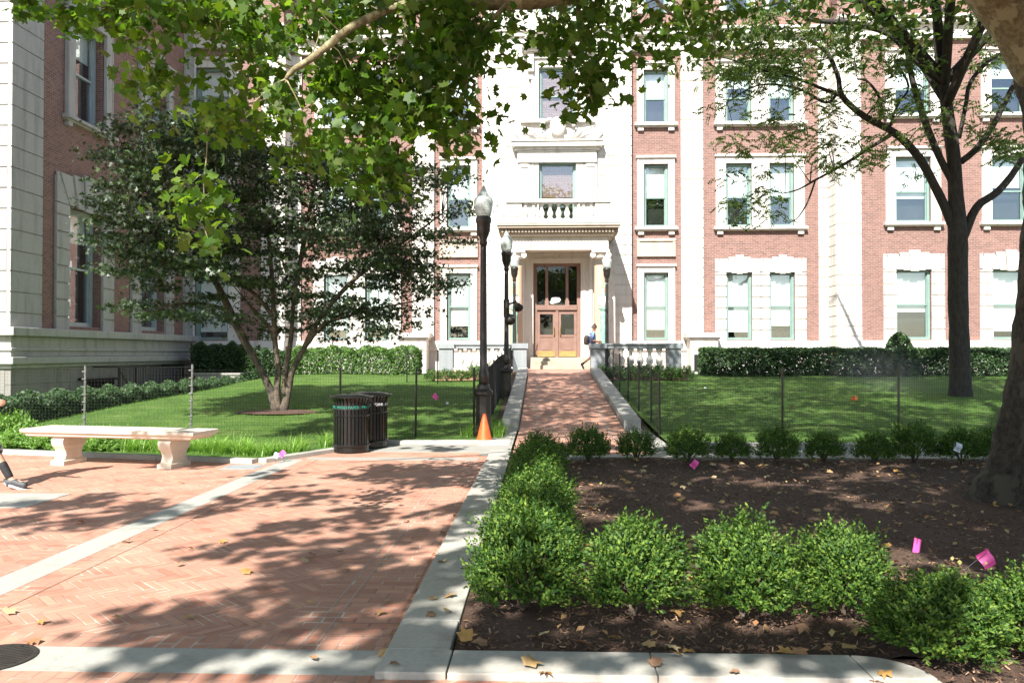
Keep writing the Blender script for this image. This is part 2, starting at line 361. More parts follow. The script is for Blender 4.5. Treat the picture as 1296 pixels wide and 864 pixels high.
# leaf shapes ------------------------------------------------------
def star_leaf(lobes=5):
    pts = [(0, -.5, 0)]
    spec = [(-.20, -.36, 0), (-.50, -.24, -.08), (-.34, -.02, .02), (-.52, .24, -.06), (-.22, .24, .03), (-.04, .56, -.09), (.22, .24, .03), (.52, .24, -.06), (.34, -.02, .02), (.50, -.24, -.08), (.20, -.36, 0)]
    v = np.array([pts[0]] + spec[::-1], dtype=float); v[:, 1] += .05
    return v
STAR = star_leaf()
DIAM = np.array([(0, -.5, 0), (.26, 0, .06), (0, .5, 0), (-.26, 0, .06)], float)
TRI = np.array([(-.06, 0, 0), (.06, 0, 0), (0, 1, 0)], float)
def rot_from_normals(Nn, spin):
    """(n,3) normals + spin angle -> rotation matrices with z->normal"""
    Nn = Nn / np.linalg.norm(Nn, axis=1)[:, None]
    ref = np.where(np.abs(Nn[:, 2:3]) > .9, np.array([[1., 0, 0]]), np.array([[0., 0, 1.]]))
    A = np.cross(ref, Nn); A /= np.linalg.norm(A, axis=1)[:, None]; B = np.cross(Nn, A)
    c, s_ = np.cos(spin)[:, None], np.sin(spin)[:, None]
    X = A * c + B * s_; Y = -A * s_ + B * c
    return np.stack([X, Y, Nn], axis=2)
def instances(tpl, T, Rm, S):
    n, k = len(T), len(tpl)
    V = np.einsum('nij,kj->nki', Rm, tpl) * S[:, None, None] + T[:, None, :]
    return V.reshape(-1, 3), np.arange(n * k).reshape(n, k)
def leaves(tpl, T, size, up=.8, r=rng, jitter=.35, face=None):
    n = len(T); Nn = r.normal(size=(n, 3)); Nn /= np.linalg.norm(Nn, axis=1)[:, None]; Nn[:, 2] += up
    if face is not None: Nn += face
    return instances(tpl, T, rot_from_normals(Nn, r.uniform(0, 6.28, n)), size * (1 + r.uniform(-jitter, jitter, n)))
def merge(parts):
    V = np.concatenate([p[0] for p in parts]); off = 0; F = []
    for v, f in parts: F.append(f + off); off += len(v)
    return V, np.concatenate(F)

# ------------------------------------------------------------------ the setting: terrain, paving
def lawn_z(x, y):
    z = .05 + .68 * min(max((y - 15.2) / 18, 0), 1)
    if x < -10.6:
        k = min(1, (-10.6 - x) / .9); k = k * k * (3 - 2 * k); z = z * (1 - k) + (-.02) * k
    return z + .02 * math.sin(x * 1.3) * math.sin(y * .8)
def walk_z(y): return .006 if y < 17 else min(.94, .006 + (y - 17) * .0718)
def sheet(name, x0, x1, y0, y1, z, m):
    b = MB(); b.add([(x0, y0, z), (x1, y0, z), (x1, y1, z), (x0, y1, z)], [(0, 1, 2, 3)])
    return tag(build(name, b, m), kind='structure')
def strip(name, xs, ys_of_x, zf, m):
    pass
sheet('ground', -400, 400, -400, 400, -.06, M['soil'])
# plaza pavings
sheet('plaza_paving', -30, -.6, -12, 15.0, 0.0, M['herring'])
b = MB(); b.box(-30, -.82, 4.10, 4.44, -.02, .004)
tag(build('paving_band', b, M['granite']), kind='structure')
b = MB(); b.box(-3.86, -3.57, -12, 4.096, -.02, .004); b.box(-3.86, -3.57, 4.444, 12.35, -.02, .004)
tag(build('paving_band', b, M['granite']), kind='structure')
b = MB()
b.add([(-30, 3.9, .0035), (-3.864, 3.9, .0035), (-3.864, 4.096, .0035), (-30, 4.096, .0035)], [(0, 1, 2, 3)])
b.add([(-3.566, 3.9, .0035), (-.84, 3.9, .0035), (-.84, 4.096, .0035), (-3.566, 4.096, .0035)], [(0, 1, 2, 3)])
b.add([(-30, 4.444, .0035), (-3.864, 4.444, .0035), (-3.864, 4.66, .0035), (-30, 4.66, .0035)], [(0, 1, 2, 3)])
b.add([(-3.566, 4.444, .0035), (-.84, 4.444, .0035), (-.84, 4.66, .0035), (-3.566, 4.66, .0035)], [(0, 1, 2, 3)])
tag(build('paving_border', b, M['runx']), kind='structure')
b = MB()
for x0, x1 in ((-1.50, -.86), (-3.566, -3.36), (-4.07, -3.864)): b.add([(x0, 4.664, .0035), (x1, 4.664, .0035), (x1, 12.5, .0035), (x0, 12.5, .0035)], [(0, 1, 2, 3)])
tag(build('paving_border', b, M['runy']), kind='structure')
b = MB()
for x0 in (-1.32, -1.24): b.add([(x0, 4.5, .0052), (x0 + .006, 4.5, .0052), (x0 + .006, 12.5, .0052), (x0, 12.5, .0052)], [(0, 1, 2, 3)])
tag(build('paving_joint', b, M['granite']), kind='structure')
# pale slabs near the bins
b = MB(); b.box(-3.0, -.95, 13.35, 14.45, -.02, .005); b.box(-3.55, -.95, 12.35, 12.62, -.02, .005)
tag(build('paving_slab', b, M['concrete']), kind='structure')
b = MB(); b.box(-8.9, -5.35, 8.4, 9.25, -.02, .005)
tag(build('paving_slab', b, M['granite']), kind='structure')
# bed and kerb
BX0, BX1, BY0, BY1 = -.47, 3.05, 4.38, 12.55
b = MB()
def kerb_run(b, p0, p1, wdt, z1, seg=1.5, side=1, z0=-.05, gap=.0025):
    p0, p1 = Vector((p0[0], p0[1], 0)), Vector((p1[0], p1[1], 0)); d = p1 - p0; L = d.length; d.normalize(); nrm = Vector((-d.y, d.x, 0)) * wdt * side
    k = max(1, round(L / seg))
    for i in range(k):
        a = p0 + d * (L * i / k + gap); c = p0 + d * (L * (i + 1) / k - gap); za = z1(a) if callable(z1) else z1; zc = z1(c) if callable(z1) else z1
        q = [a, c, c + nrm, a + nrm]
        if side < 0: q = q[::-1]
        zz = [za, zc, zc, za] if side > 0 else [za, zc, zc, za]
        if side < 0: zz = [zz[0], zz[1], zz[2], zz[3]][::-1]
        b.add([(v.x, v.y, z0) for v in q] + [(v.x, v.y, zz[i2]) for i2, v in enumerate(q)], [(0, 3, 2, 1), (4, 5, 6, 7), (0, 1, 5, 4), (1, 2, 6, 5), (2, 3, 7, 6), (3, 0, 4, 7)])
kerb_run(b, (-.82, 4.86), (-.82, 13.4), .34, .035, 1.9, -1)
b.box(-.82, -.47, 4.06, 4.38, -.05, .037)
b.box(-.82, -.485, 4.386, 4.855, -.05, .036)
kerb_run(b, (-.465, 4.06), (1.60, 4.06), .32, .035, 1.05, 1)
# rounded corner, then the kerb turns towards the viewer
cxy = (1.605, 4.075); ring = [cxy] + [(cxy[0] + .305 * math.cos(t_), cxy[1] + .305 * math.sin(t_)) for t_ in [math.pi / 2 * k / 12 for k in range(13)]]
kk = len(ring); b.add([(x, y, -.05) for x, y in ring] + [(x, y, .034) for x, y in ring], [tuple(range(kk - 1, -1, -1)), tuple(range(kk, 2 * kk))] + [(q, (q + 1) % kk, (q + 1) % kk + kk, q + kk) for q in range(kk)])
kerb_run(b, (1.605, -6), (1.605, 4.06), .305, .035, 1.9, -1)
kerb_run(b, (-.47, 12.56), (17, 12.56), .30, .035, 1.9, 1)
kerb_run(b, (2.22, 14.06), (20, 14.06), .2, .09, 1.9, 1)
tag(build('kerb', b, M['kerbstone'], bevel=.006), kind='structure')
# mulch bed surface (uneven)
nx, ny = 150, 100; xs = np.linspace(-.475, 17, nx); ys = np.linspace(4.37, 12.56, ny)
V = []; 
for j in range(ny):
    for i in range(nx):
        x, y = xs[i], ys[j]
        V.append((x, y, .015 + .02 * math.sin(x * 3.1 + y) * math.sin(y * 2.3) + .012 * math.sin(x * 9 + 2 * y) + .05 * math.exp(-((x - 5.4) ** 2 + (y - 8.7) ** 2) / 1.4) + rnd.uniform(-.008, .008)))
F = np.array([(j * nx + i, j * nx + i + 1, (j + 1) * nx + i + 1, (j + 1) * nx + i) for j in range(ny - 1) for i in range(nx - 1)])
tag(np_mesh('mulch_bed', np.array(V), F, M['mulch']), kind='structure')
nx2, ny2 = 60, 70; V = [(1.67 + (15.3) * (i_ / (nx2 - 1)) ** 1.5, -6 + 10.37 * j_ / (ny2 - 1), .02 + rnd.uniform(-.008, .008)) for j_ in range(ny2) for i_ in range(nx2)]
tag(np_mesh('mulch_bed', np.array(V), np.array([(j_ * nx2 + i_, j_ * nx2 + i_ + 1, (j_ + 1) * nx2 + i_ + 1, (j_ + 1) * nx2 + i_) for j_ in range(ny2 - 1) for i_ in range(nx2 - 1)]), M['mulch']), kind='structure')
sheet('path', -.46, 18, 12.865, 14.2, .008, M['concrete'])
sheet('plaza_paving', -.6, 1.75, -12, 4.3, 0, M['herring'])
sheet('plaza_paving', -400, 400, -400, -12, -.002, M['herring'])
# lawns
def lawn(name, x0, x1, yfront, y1, nx, ny):
    V = []
    for i in range(nx):
        x = x0 + (x1 - x0) * i / (nx - 1); yf = yfront(x)
        for j in range(ny):
            y = yf + (y1 - yf) * j / (ny - 1); V.append((x, y, lawn_z(x, y)))
    F = np.array([(i * ny + j, (i + 1) * ny + j, (i + 1) * ny + j + 1, i * ny + j + 1) for i in range(nx - 1) for j in range(ny - 1)])
    o = np_mesh(name, np.array(V), F, M['lawn']); tag(o, kind='structure'); return o
FRONT = [(-30, 14.6), (-14, 14.3), (-8.9, 13.1), (-4.15, 12.0), (-3.47, 13.3), (-2.84, 14.6), (-.55, 14.75)]
def yfront_left(x):
    for (xa, ya), (xb, yb) in zip(FRONT, FRONT[1:]):
        if xa <= x <= xb: return ya + (yb - ya) * (x - xa) / (xb - xa)
    return 14.75
lawn('lawn', -24, -.98, yfront_left, 35, 90, 70)
lawn('lawn', 2.22, 30, lambda x: 14.2, 35, 70, 60)
b = MB()
for (xa, ya), (xb, yb) in zip(FRONT[1:], FRONT[2:]): kerb_run(b, (xa, ya), (xb, yb), .16, .065, 1.6, -1)
b.box(-1.1, -.55, 14.3, 15.9, -.05, .02)
tag(build('kerb', b, M['granite'], bevel=.006), kind='structure')
# walk: flat part then ramp, then the terrace
b = MB(); ysw = [12.9, 15, 17, 19, 21, 23, 25, 27, 29, 30.0]
for y0, y1 in zip(ysw, ysw[1:]):
    b.add([(-.46, y0, walk_z(y0) + .004), (1.72, y0, walk_z(y0) + .004), (1.72, y1, walk_z(y1) + .004), (-.46, y1, walk_z(y1) + .004)], [(0, 1, 2, 3)])
tag(build('path', b, M['runy']), kind='structure')
b = MB()
for x0 in (-.12, 1.36):
    for y0, y1 in zip(ysw, ysw[1:]):
        b.add([(x0, y0, walk_z(y0) + .008), (x0 + .02, y0, walk_z(y0) + .008), (x0 + .02, y1, walk_z(y1) + .008), (x0, y1, walk_z(y1) + .008)], [(0, 1, 2, 3)])
b.box(-.46, 1.72, 30.0, 30.35, .5, .948)
tag(build('paving_joint', b, M['granitegrey']), kind='structure')
b = MB(); b.box(-3.9, 5.3, 30.35, 38, .2, .94); tag(build('terrace', b, M['runx']), kind='structure')
b = MB(); b.box(5.31, 30, 34.8, 38, 0, .70); b.box(-30, -3.91, 34.95, 38, -.3, .70); tag(build('planting_soil', b, M['soil']), kind='structure')
for sx, lab in ((-.86, 'low sloping granite kerb wall along the left side of the brick ramp'), (1.73, 'low sloping granite kerb wall along the right side of the brick ramp')):
    b = MB(); kerb_run(b, (sx + .38, 17.6), (sx + .38, 29.9), .36, lambda p: walk_z(p.y) + .15, 1.7, 1, -.05)
    tag(build('ramp_kerb_wall', b, M['granite'], bevel=.012, origin=(sx + .2, 17.6, 0)), lab, 'low wall')
sheet('path', -.98, -.5, 12.9, 17.55, .011, M['concrete'])
sheet('path', 1.73, 2.2, 12.9, 17.55, .011, M['concrete'])
b = MB()
for y0, y1 in zip(ysw[2:], ysw[3:]):
    for x0, x1 in ((-1.0, -.83), (2.1, 2.24)):
        b.add([(x0, y0, walk_z(y0)), (x1, y0, walk_z(y0)), (x1, y1, walk_z(y1)), (x0, y1, walk_z(y1))], [(0, 1, 2, 3)])
tag(build('planting_soil', b, M['soil']), kind='structure')

# ------------------------------------------------------------------ walls, windows, facades
def frameY(Y0): return lambda u, w_, n: (u, Y0 - n, w_)
def frameX(X0): return lambda u, w_, n: (X0 + n, u, w_)
def holed_wall(b, u0, u1, w0, w1, holes, depth, n=0):
    us = sorted({u0, u1} | {h[0] for h in holes} | {h[1] for h in holes}); ws = sorted({w0, w1} | {h[2] for h in holes} | {h[3] for h in holes})
    us = [x for x in us if u0 <= x <= u1]; ws = [x for x in ws if w0 <= x <= w1]
    for ua, ub in zip(us, us[1:]):
        for wa, wb_ in zip(ws, ws[1:]):
            cu, cw = (ua + ub) / 2, (wa + wb_) / 2
            if any(h[0] < cu < h[1] and h[2] < cw < h[3] for h in holes): continue
            b.add([b.fr(ua, wa, n), b.fr(ub, wa, n), b.fr(ub, wb_, n), b.fr(ua, wb_, n)], [(0, 1, 2, 3)])
    for h in holes:
        a, c, d, e = h
        q = [(a, d), (c, d), (c, e), (a, e)]
        for i in range(4):
            (ua, wa), (ub, wb_) = q[i], q[(i + 1) % 4]
            b.add([b.fr(ua, wa, n), b.fr(ub, wb_, n), b.fr(ub, wb_, n - depth), b.fr(ua, wa, n - depth)], [(0, 1, 2, 3)])
def window(root, fr, u0, u1, w0, w1, n, blind=.6, mid=.48, fm=None, fixed=False, fw=.11, lower=0):
    """sash window whose glass sits .2 behind the wall face n"""
    fm = fm or M['green']; b = MB(fr)
    nf, nb = n - .12, n - .30
    b.wb(u0, u0 + fw, w0, w1, nb, nf); b.wb(u1 - fw, u1, w0, w1, nb, nf)
    b.wb(u0 + fw, u1 - fw, w1 - fw, w1, nb, nf); b.wb(u0 + fw, u1 - fw, w0, w0 + fw, nb, nf)
    f = build('window', b, fm, root)
    a0, a1, c0, c1 = u0 + fw, u1 - fw, w0 + fw, w1 - fw; cm = c0 + (c1 - c0) * mid
    b = MB(fr)
    b.wb(a0, a1, cm - .035, cm + .035, n - .27, n - .17)
    for x in (a0, a1 - .035): b.wb(x, x + .035, c0, cm - .035, n - .26, n - .2); b.wb(x, x + .035, cm + .035, c1, n - .24, n - .18)
    build('sash', b, fm, f)
    b = MB(fr); b.wb(a0 + .002, a1 - .002, c0, cm - .036, n - .245, n - .239); b.wb(a0 + .002, a1 - .002, cm + .036, c1, n - .215, n - .209); build('pane', b, M['glass'], f)
    if blind > 0:
        b = MB(fr); bl = c1 - (c1 - c0) * blind
        b.wb(a0 + .02, a1 - .02, bl, c1, n - .335, n - .325); b.wb(a0 + .02, a1 - .02, bl - .03, bl - .001, n - .345, n - .32); build('blind', b, M['blind'], f)
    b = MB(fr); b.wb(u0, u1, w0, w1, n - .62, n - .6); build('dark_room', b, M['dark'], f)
    return f
def rusticated(b, u0, u1, w0, w1, n0, n1, h=.45, g=.045):
    b.wb(u0 + .01, u1 - .01, w0, w1, n0, n1 - .035)
    w_ = w0
    while w_ < w1 - .05:
        t_ = min(w_ + h, w1); b.wb(u0, u1, w_ + g / 2, t_ - g / 2, n1 - .035, n1); w_ = t_
def moulding(b, u0, u1, prof):
    """stack of (w0,w1,n_out) courses"""
    for w0, w1, n in prof: b.wb(u0 - n * .6, u1 + n * .6, w0, w1, -.02, n)
def sill(b, u0, u1, w, n0=0):
    b.wb(u0, u1, w - .14, w - .04, n0, n0 + .26); b.wb(u0 + .02, u1 - .02, w - .04, w, n0, n0 + .2); b.wb(u0 + .05, u1 - .05, w - .2, w - .14, n0, n0 + .15)
    for c in (u0 + .28, u1 - .28): b.wb(c - .13, c + .13, w - .36, w - .2, n0, n0 + .14)
def arch_surround(b, u0, u1, o0, o1, w0, wt, wtop, n1=.1, keys=5, h=.5):
    """jamb blocks and voussoirs round an opening o0..o1, top at wt, head up to wtop"""
    for a, c in ((u0, o0), (o1, u1)):
        b.wb(a + .01, c - .01, w0, wt, -.02, n1 - .05)
        w_ = w0; k = 0
        while w_ < wt - .05:
            t_ = min(w_ + h, wt); b.wb(a, c, w_ + .03, t_ - .03, n1 - .05, n1); w_ = t_
    mid = (o0 + o1) / 2; span = (o1 - o0) / 2; 
    b.wb(u0 + .01, u1 - .01, wt + .02, wtop - .1, -.02, n1 - .03)
    fo = [-1.55, -.86, -.32, .32, .86, 1.55]; fi = [-1.0, -.62, -.24, .24, .62, 1.0]
    for i in range(5):
        tp = wtop + (.16 if i == 2 else .06 if i in (1, 3) else 0); pr = n1 + (.09 if i == 2 else .05 if i in (1, 3) else 0)
        dn = .08 if i == 2 else .04 if i in (1, 3) else 0
        b.wpoly([(mid + fi[i] * span + .015, wt - dn), (mid + fi[i + 1] * span - .015, wt - dn), (mid + fo[i + 1] * span - .015, tp), (mid + fo[i] * span + .015, tp)], n1 - .03, pr)
    b.wb(u0, mid - 1.55 * span - .01, wt + .03, wtop, n1 - .05, n1); b.wb(mid + 1.55 * span + .01, u1, wt + .03, wtop, n1 - .05, n1)
def eared_surround(b, u0, u1, o0, o1, w0, wt, wtop, n1=.1):
    b.wb(u0, o0, w0, wtop, -.02, n1); b.wb(o1, u1, w0, wtop, -.02, n1); b.wb(o0, o1, wt, wtop, -.02, n1)
    b.wb(u0 - .04, u1 + .04, wtop, wtop + .1, -.02, n1 + .1)
    for a, c in ((u0 + .02, u0 + .07),): b.wb(a, c, w0, wtop - .02, n1, n1 + .02)
    b.wb(u1 - .07, u1 - .02, w0, wtop - .02, n1, n1 + .02); b.wb(u0 + .07, u1 - .07, wtop - .07, wtop - .02, n1, n1 + .02)
def baluster_prof(h, r):
    return [(r * .95, 0), (r * .95, h * .09), (r * .55, h * .13), (r * .8, h * .2), (r * 1.0, h * .33), (r * .9, h * .45), (r * .5, h * .62), (r * .42, h * .74), (r * .6, h * .8), (r * .5, h * .86), (r * .85, h * .91), (r * .85, h)]

XC = atY(705, 447, 38).x
def mir(x): return 2 * XC - x
LV = dict(g0=2.21, g1=5.29, s0=7.38, s1=10.27, t0=12.15, t1=14.6, c0=15.45, c1=16.3, f0=17.2, f1=19.3, top=20.6)
def X38(px): return atY(px, 447, 38).x
def X37(px): return atY(px, 447, 37).x
main = thing('college_building', (XC, 38, .7), 'long brick and pale stone college building with a columned doorway at its centre', 'building')
FY, FP = frameY(38.0), frameY(37.0)
# window columns: (u0,u1) openings on the recessed wall (right side, then mirrored)
single = (X38(815), X38(846)); pa = (X38(919), X38(952)); pb = (X38(974), X38(1006))
P1 = (X37(1134), X37(1179)); P2 = (X37(1256), X37(1301)); P3 = (P2[0] + 4.5, P2[1] + 4.5)
def both(t): return [t, (mir(t[1]), mir(t[0]))]
cols38 = both(single) + both(pa) + both(pb); cols37 = both(P1) + both(P2) + both(P3)
def holes(cols): return [(a, c, z0, z1) for a, c in cols for z0, z1 in ((LV['g0'], LV['g1']), (LV['s0'], LV['s1']), (LV['t0'], LV['t1']), (LV['f0'], LV['f1']))]
PJ = X37(1062); PL = mir(PJ)
b = MB(FY); holed_wall(b, PL - .1, PJ + .1, .6, LV['top'], holes(cols38) + [(XC - 1.05, XC + 1.05, 7.0, 8.75 + .0), ], .3)
b.fr = FP; holed_wall(b, PJ, 27, .3, LV['top'], [h for h in holes(cols37) if h[0] > PJ], .3); holed_wall(b, -26, PL, .3, LV['top'], [h for h in holes(cols37) if h[0] < PL], .3)
b.add([(PJ, 37, .3), (PJ, 38, .3), (PJ, 38, LV['top']), (PJ, 37, LV['top'])], [(0, 1, 2, 3)])
b.add([(PL, 37, .3), (PL, 38, .3), (PL, 38, LV['top']), (PL, 37, LV['top'])], [(3, 2, 1, 0)])
build('brick_wall', b, M['brick'], main)
b = MB(); b.box(-26, 27, 38.8, 50, .3, LV['top'] + .02); b.box(-26.0, -25.7, 37.0, 38.8, .3, LV['top']); b.box(26.7, 27.0, 37.0, 38.8, .3, LV['top']); build('building_mass', b, M['brick'], main)
# blinds and sashes
vr = random.Random(3)
blmap = {}
def put_windows(cols, fr):
    for a, c in cols:
        right = (a + c) / 2 > XC
        window(main, fr, a, c, LV['g0'], LV['g1'], 0, vr.choice([.72, .86, .8, .6, .83, .9]), .5)
        window(main, fr, a, c, LV['s0'], LV['s1'], 0, vr.choice([.45, .62, .55, .8, .5]), .47)
        window(main, fr, a, c, LV['t0'], LV['t1'], 0, vr.choice([.3, .5, .42, .6]), .47)
        window(main, fr, a, c, LV['f0'], LV['f1'], 0, .4, .5)
put_windows(cols38, FY); put_windows([c for c in cols37], FP)
# stone surrounds and sills
for a, c in both(single):
    b = MB(FY); e = .30
    eared_surround(b, a - e, c + e, a, c, LV['g0'] - .05, LV['g1'], LV['g1'] + .28); build('window_surround', b, M['lime'], main)
    b = MB(FY); eared_surround(b, a - e, c + e, a, c, LV['s0'], LV['s1'], LV['s1'] + .26); sill(b, a - .42, c + .42, LV['s0']); build('window_surround', b, M['lime'], main)
    b = MB(FY); eared_surround(b, a - e, c + e, a, c, LV['t0'], LV['t1'], LV['t1'] + .26); sill(b, a - .42, c + .42, LV['t0']); build('window_surround', b, M['lime'], main)
    b = MB(FY); b.wb(a - .32, c + .32, 6.02, 6.84, -.02, .08)
    b.wb(a - .32, c + .32, 6.02, 6.12, .08, .12); b.wb(a - .32, c + .32, 6.72, 6.84, .08, .14); b.wb(a - .32, a - .2, 6.12, 6.72, .08, .12); b.wb(c + .2, c + .32, 6.12, 6.72, .08, .12)
    build('stone_panel', b, M['cornice'], main)
for pr in ((pa, pb), (both(pb)[1], both(pa)[1])):
    (a, c), (d, e) = pr; b = MB(FY); md = (c + d) / 2
    arch_surround(b, a - .5, md - .005, a, c, LV['g0'] - .05, LV['g1'], LV['g1'] + .62); arch_surround(b, md + .005, e + .5, d, e, LV['g0'] - .05, LV['g1'], LV['g1'] + .62)
    build('window_surround', b, M['lime'], main)
    for s0, s1 in ((LV['s0'], LV['s1']), (LV['t0'], LV['t1'])):
        b = MB(FY); b.wb(a - .45, a, s0, s1 + .3, -.02, .1); b.wb(c, d, s0, s1 + .3, -.02, .1); b.wb(e, e + .45, s0, s1 + .3, -.02, .1)
        b.wb(a, c, s1, s1 + .3, -.02, .1); b.wb(d, e, s1, s1 + .3, -.02, .1); b.wb(a - .5, e + .5, s1 + .3, s1 + .4, -.02, .2); sill(b, a - .55, e + .55, s0)
        build('window_surround', b, M['lime'], main)
for a, c in cols37:
    b = MB(FP); arch_surround(b, a - .55, c + .55, a, c, LV['g0'] - .05, LV['g1'], LV['g1'] + .68); build('window_surround', b, M['lime'], main)
    for s0, s1 in ((LV['s0'], LV['s1']), (LV['t0'], LV['t1'])):
        b = MB(FP); eared_surround(b, a - .42, c + .42, a, c, s0, s1, s1 + .34); sill(b, a - .52, c + .52, s0); build('window_surround', b, M['lime'], main)
for a, c in cols38 + cols37:
    fr = FY if (a, c) in cols38 else FP
    b = MB(fr); eared_surround(b, a - .25, c + .25, a, c, LV['f0'], LV['f1'], LV['f1'] + .2, .08); build('window_surround', b, M['lime'], main)
# pilasters
for u0, u1, fr, n in [(X38(862), X38(890), FY, .14), (X38(1036), X38(1049), FY, .12)]:
    for a, c in both((u0, u1)):
        b = MB(fr); rusticated(b, a, c, 1.9, LV['c0'], -.02, n); build('pilaster', b, M['lime'], main)
for a, c in both((PJ, X37(1090))):
    b = MB(FP); rusticated(b, a - (.12 if a > XC else 0), c + (0 if a > XC else .12), 1.9, LV['c0'], -.02, .12)
    fx = frameX(PJ) if a > XC else frameX(PL)
    for k in range(int((LV['c0'] - 1.9) / .45)):
        z = 1.9 + .45 * k
        if a > XC: b.box(PJ - .12, PJ - .001, 37.03, 37.95, z + .015, z + .435)
        else: b.box(PL + .001, PL + .12, 37.03, 37.95, z + .015, z + .435)
    build('pilaster', b, M['lime'], main)
# courses: base, string, cornice
for a, c in ((X38(800), PJ - .13), (PL + .13, mir(X38(800)))):
    b = MB(FY); b.wb(a, c, 1.9, 2.16, 0, .22); b.wb(a, c, 1.72, 1.9, 0, .28); b.wb(a, c, .6, 1.72, 0, .2)
    build('base_course', b, M['lime'], main)
for a, c in ((PJ - .13, 27), (-26, PL + .13)):
    b = MB(FP); b.wb(a, c, 1.9, 2.16, -.02, .24); b.wb(a, c, 1.72, 1.9, -.02, .30); b.wb(a, c, .3, 1.72, -.02, .2)
    build('base_course', b, M['lime'], main)
for fr, a, c in ((FY, PL + .3, PJ - .3), (FP, PJ - .15, 27), (FP, -26, PL + .15)):
    b = MB(fr)
    for w0, w1, n in ((LV['c0'], 15.62, .22), (15.62, 16.12, .12), (16.12, 16.3, .42), (16.3, 16.42, .5)): b.wb(a, c, w0, w1, -.02, n)
    build('cornice', b, M['lime'], main)
    b = MB(fr)
    for w0, w1, n in ((LV['top'] - .5, LV['top'] - .2, .5), (LV['top'] - .2, LV['top'] + .1, .9), (LV['top'] + .1, LV['top'] + .25, 1.0)): b.wb(a, c, w0, w1, -.02, n)
    build('roof_cornice', b, M['lime'], main)
# central rusticated bay
CB0, CB1 = X38(611), X38(799)
NW = .3                                   # how far the bay stands proud
ow = (atY(682, 230, 37.7).x, atY(729, 230, 37.7).x)
sz = (atY(705, 252, 37.7).z, atY(705, 206, 37.7).z); tz = (atY(705, 152, 37.7).z, atY(705, 86, 37.7).z)
dz0, dz1 = 1.43, 5.6
b = MB(FY)
stz = (6.9, sz[1])
bh = [(XC - 1.35, XC + 1.35, .9, dz1 + .1), (ow[0], ow[1], 7.1, sz[1]), (ow[0], ow[1], tz[0], tz[1]), (ow[0], ow[1], LV['f0'], LV['f1'])]
holed_wall(b, CB0, CB1, .9, LV['top'], bh, .35, NW - .03)
b.wb(CB0, CB0 + .02, .9, LV['top'], -.02, NW - .03); b.wb(CB1 - .02, CB1, .9, LV['top'], -.02, NW - .03)
w_ = 1.1
while w_ < LV['c0'] - .1:
    t_ = w_ + .452
    for a, c in ((CB0, ow[0] - 1.0), (ow[1] + 1.0, CB1)):
        b.wb(a, c, w_ + .022, t_ - .022, NW - .03, NW)
    w_ = t_
build('central_bay', b, M['lime'], main)
FB = frameY(38 - NW)
window(main, FB, ow[0], ow[1], sz[0] - 1.3, sz[1], 0, .42, .42); window(main, FB, ow[0], ow[1], tz[0], tz[1], 0, .38, .47); window(main, FB, ow[0], ow[1], LV['f0'], LV['f1'], 0, .3, .5)
b = MB(FB)
eared_surround(b, ow[0] - .35, ow[1] + .35, ow[0], ow[1], 7.0, sz[1], sz[1] + .35)
e0, e1 = atY(648, 185, 37.5).x, atY(762, 185, 37.5).x; ez = atY(705, 190, 37.5).z
for a, c in ((ow[0] - .95, ow[0] - .38), (ow[1] + .38, ow[1] + .95)): b.wb(a, c, 7.0, ez - .55, -.02, .12); b.wb(a + .1, c - .1, ez - .75, ez - .62, .12, .17)
b.wb(e0 + .25, e1 - .25, ez - .55, ez, -.02, .22); b.wb(e0 + .1, e1 - .1, ez, ez + .12, -.02, .34); b.wb(e0, e1, ez + .12, ez + .34, -.02, .5); b.wb(e0 - .04, e1 + .04, ez + .34, ez + .4, -.02, .56)
b.wb(ow[0] - .6, ow[1] + .6, sz[1] + .45, sz[1] + .52, .1, .26)
build('window_hood', b, M['lime'], main)
b = MB(FB)
eared_surround(b, ow[0] - .35, ow[1] + .35, ow[0], ow[1], tz[0] + .02, tz[1], tz[1] + .38)
b.wb(ow[0] - .85, ow[1] + .85, tz[0] - .14, tz[0], -.02, .2)
pz = atY(705, 62, 37.4).z; p0, p1 = atY(660, 62, 37.4).x, atY(752, 62, 37.4).x
b.wb(p0, p1, pz, pz + .2, -.02, .55); b.wb(p0 + .1, p1 - .1, pz - .12, pz, -.02, .42)
for c in (p0 + .42, p1 - .42): b.wb(c - .14, c + .14, pz - 1.0, pz - .12, -.02, .3); b.wb(c - .11, c + .11, pz - 1.3, pz - 1.0, -.02, .16)
rad_ = (p1 - p0) / 2; k = 16; H_ = 1.05
for i in range(k):
    t0, t1 = -1 + 2 * i / k, -1 + 2 * (i + 1) / k
    z0, z1 = pz + .2 + H_ * (1 - t0 * t0) ** .8, pz + .2 + H_ * (1 - t1 * t1) ** .8
    m_ = (p0 + p1) / 2
    b.wpoly([(m_ + t0 * rad_, max(z0 - .3, pz + .2)), (m_ + t1 * rad_, max(z1 - .3, pz + .2)), (m_ + t1 * rad_, z1 + .001), (m_ + t0 * rad_, z0 + .001)], -.02, .5)
b.wb(p0 + .4, p1 - .4, pz + .2, pz + .75, -.02, .12)
build('segmental_pediment', b, M['lime'], main)
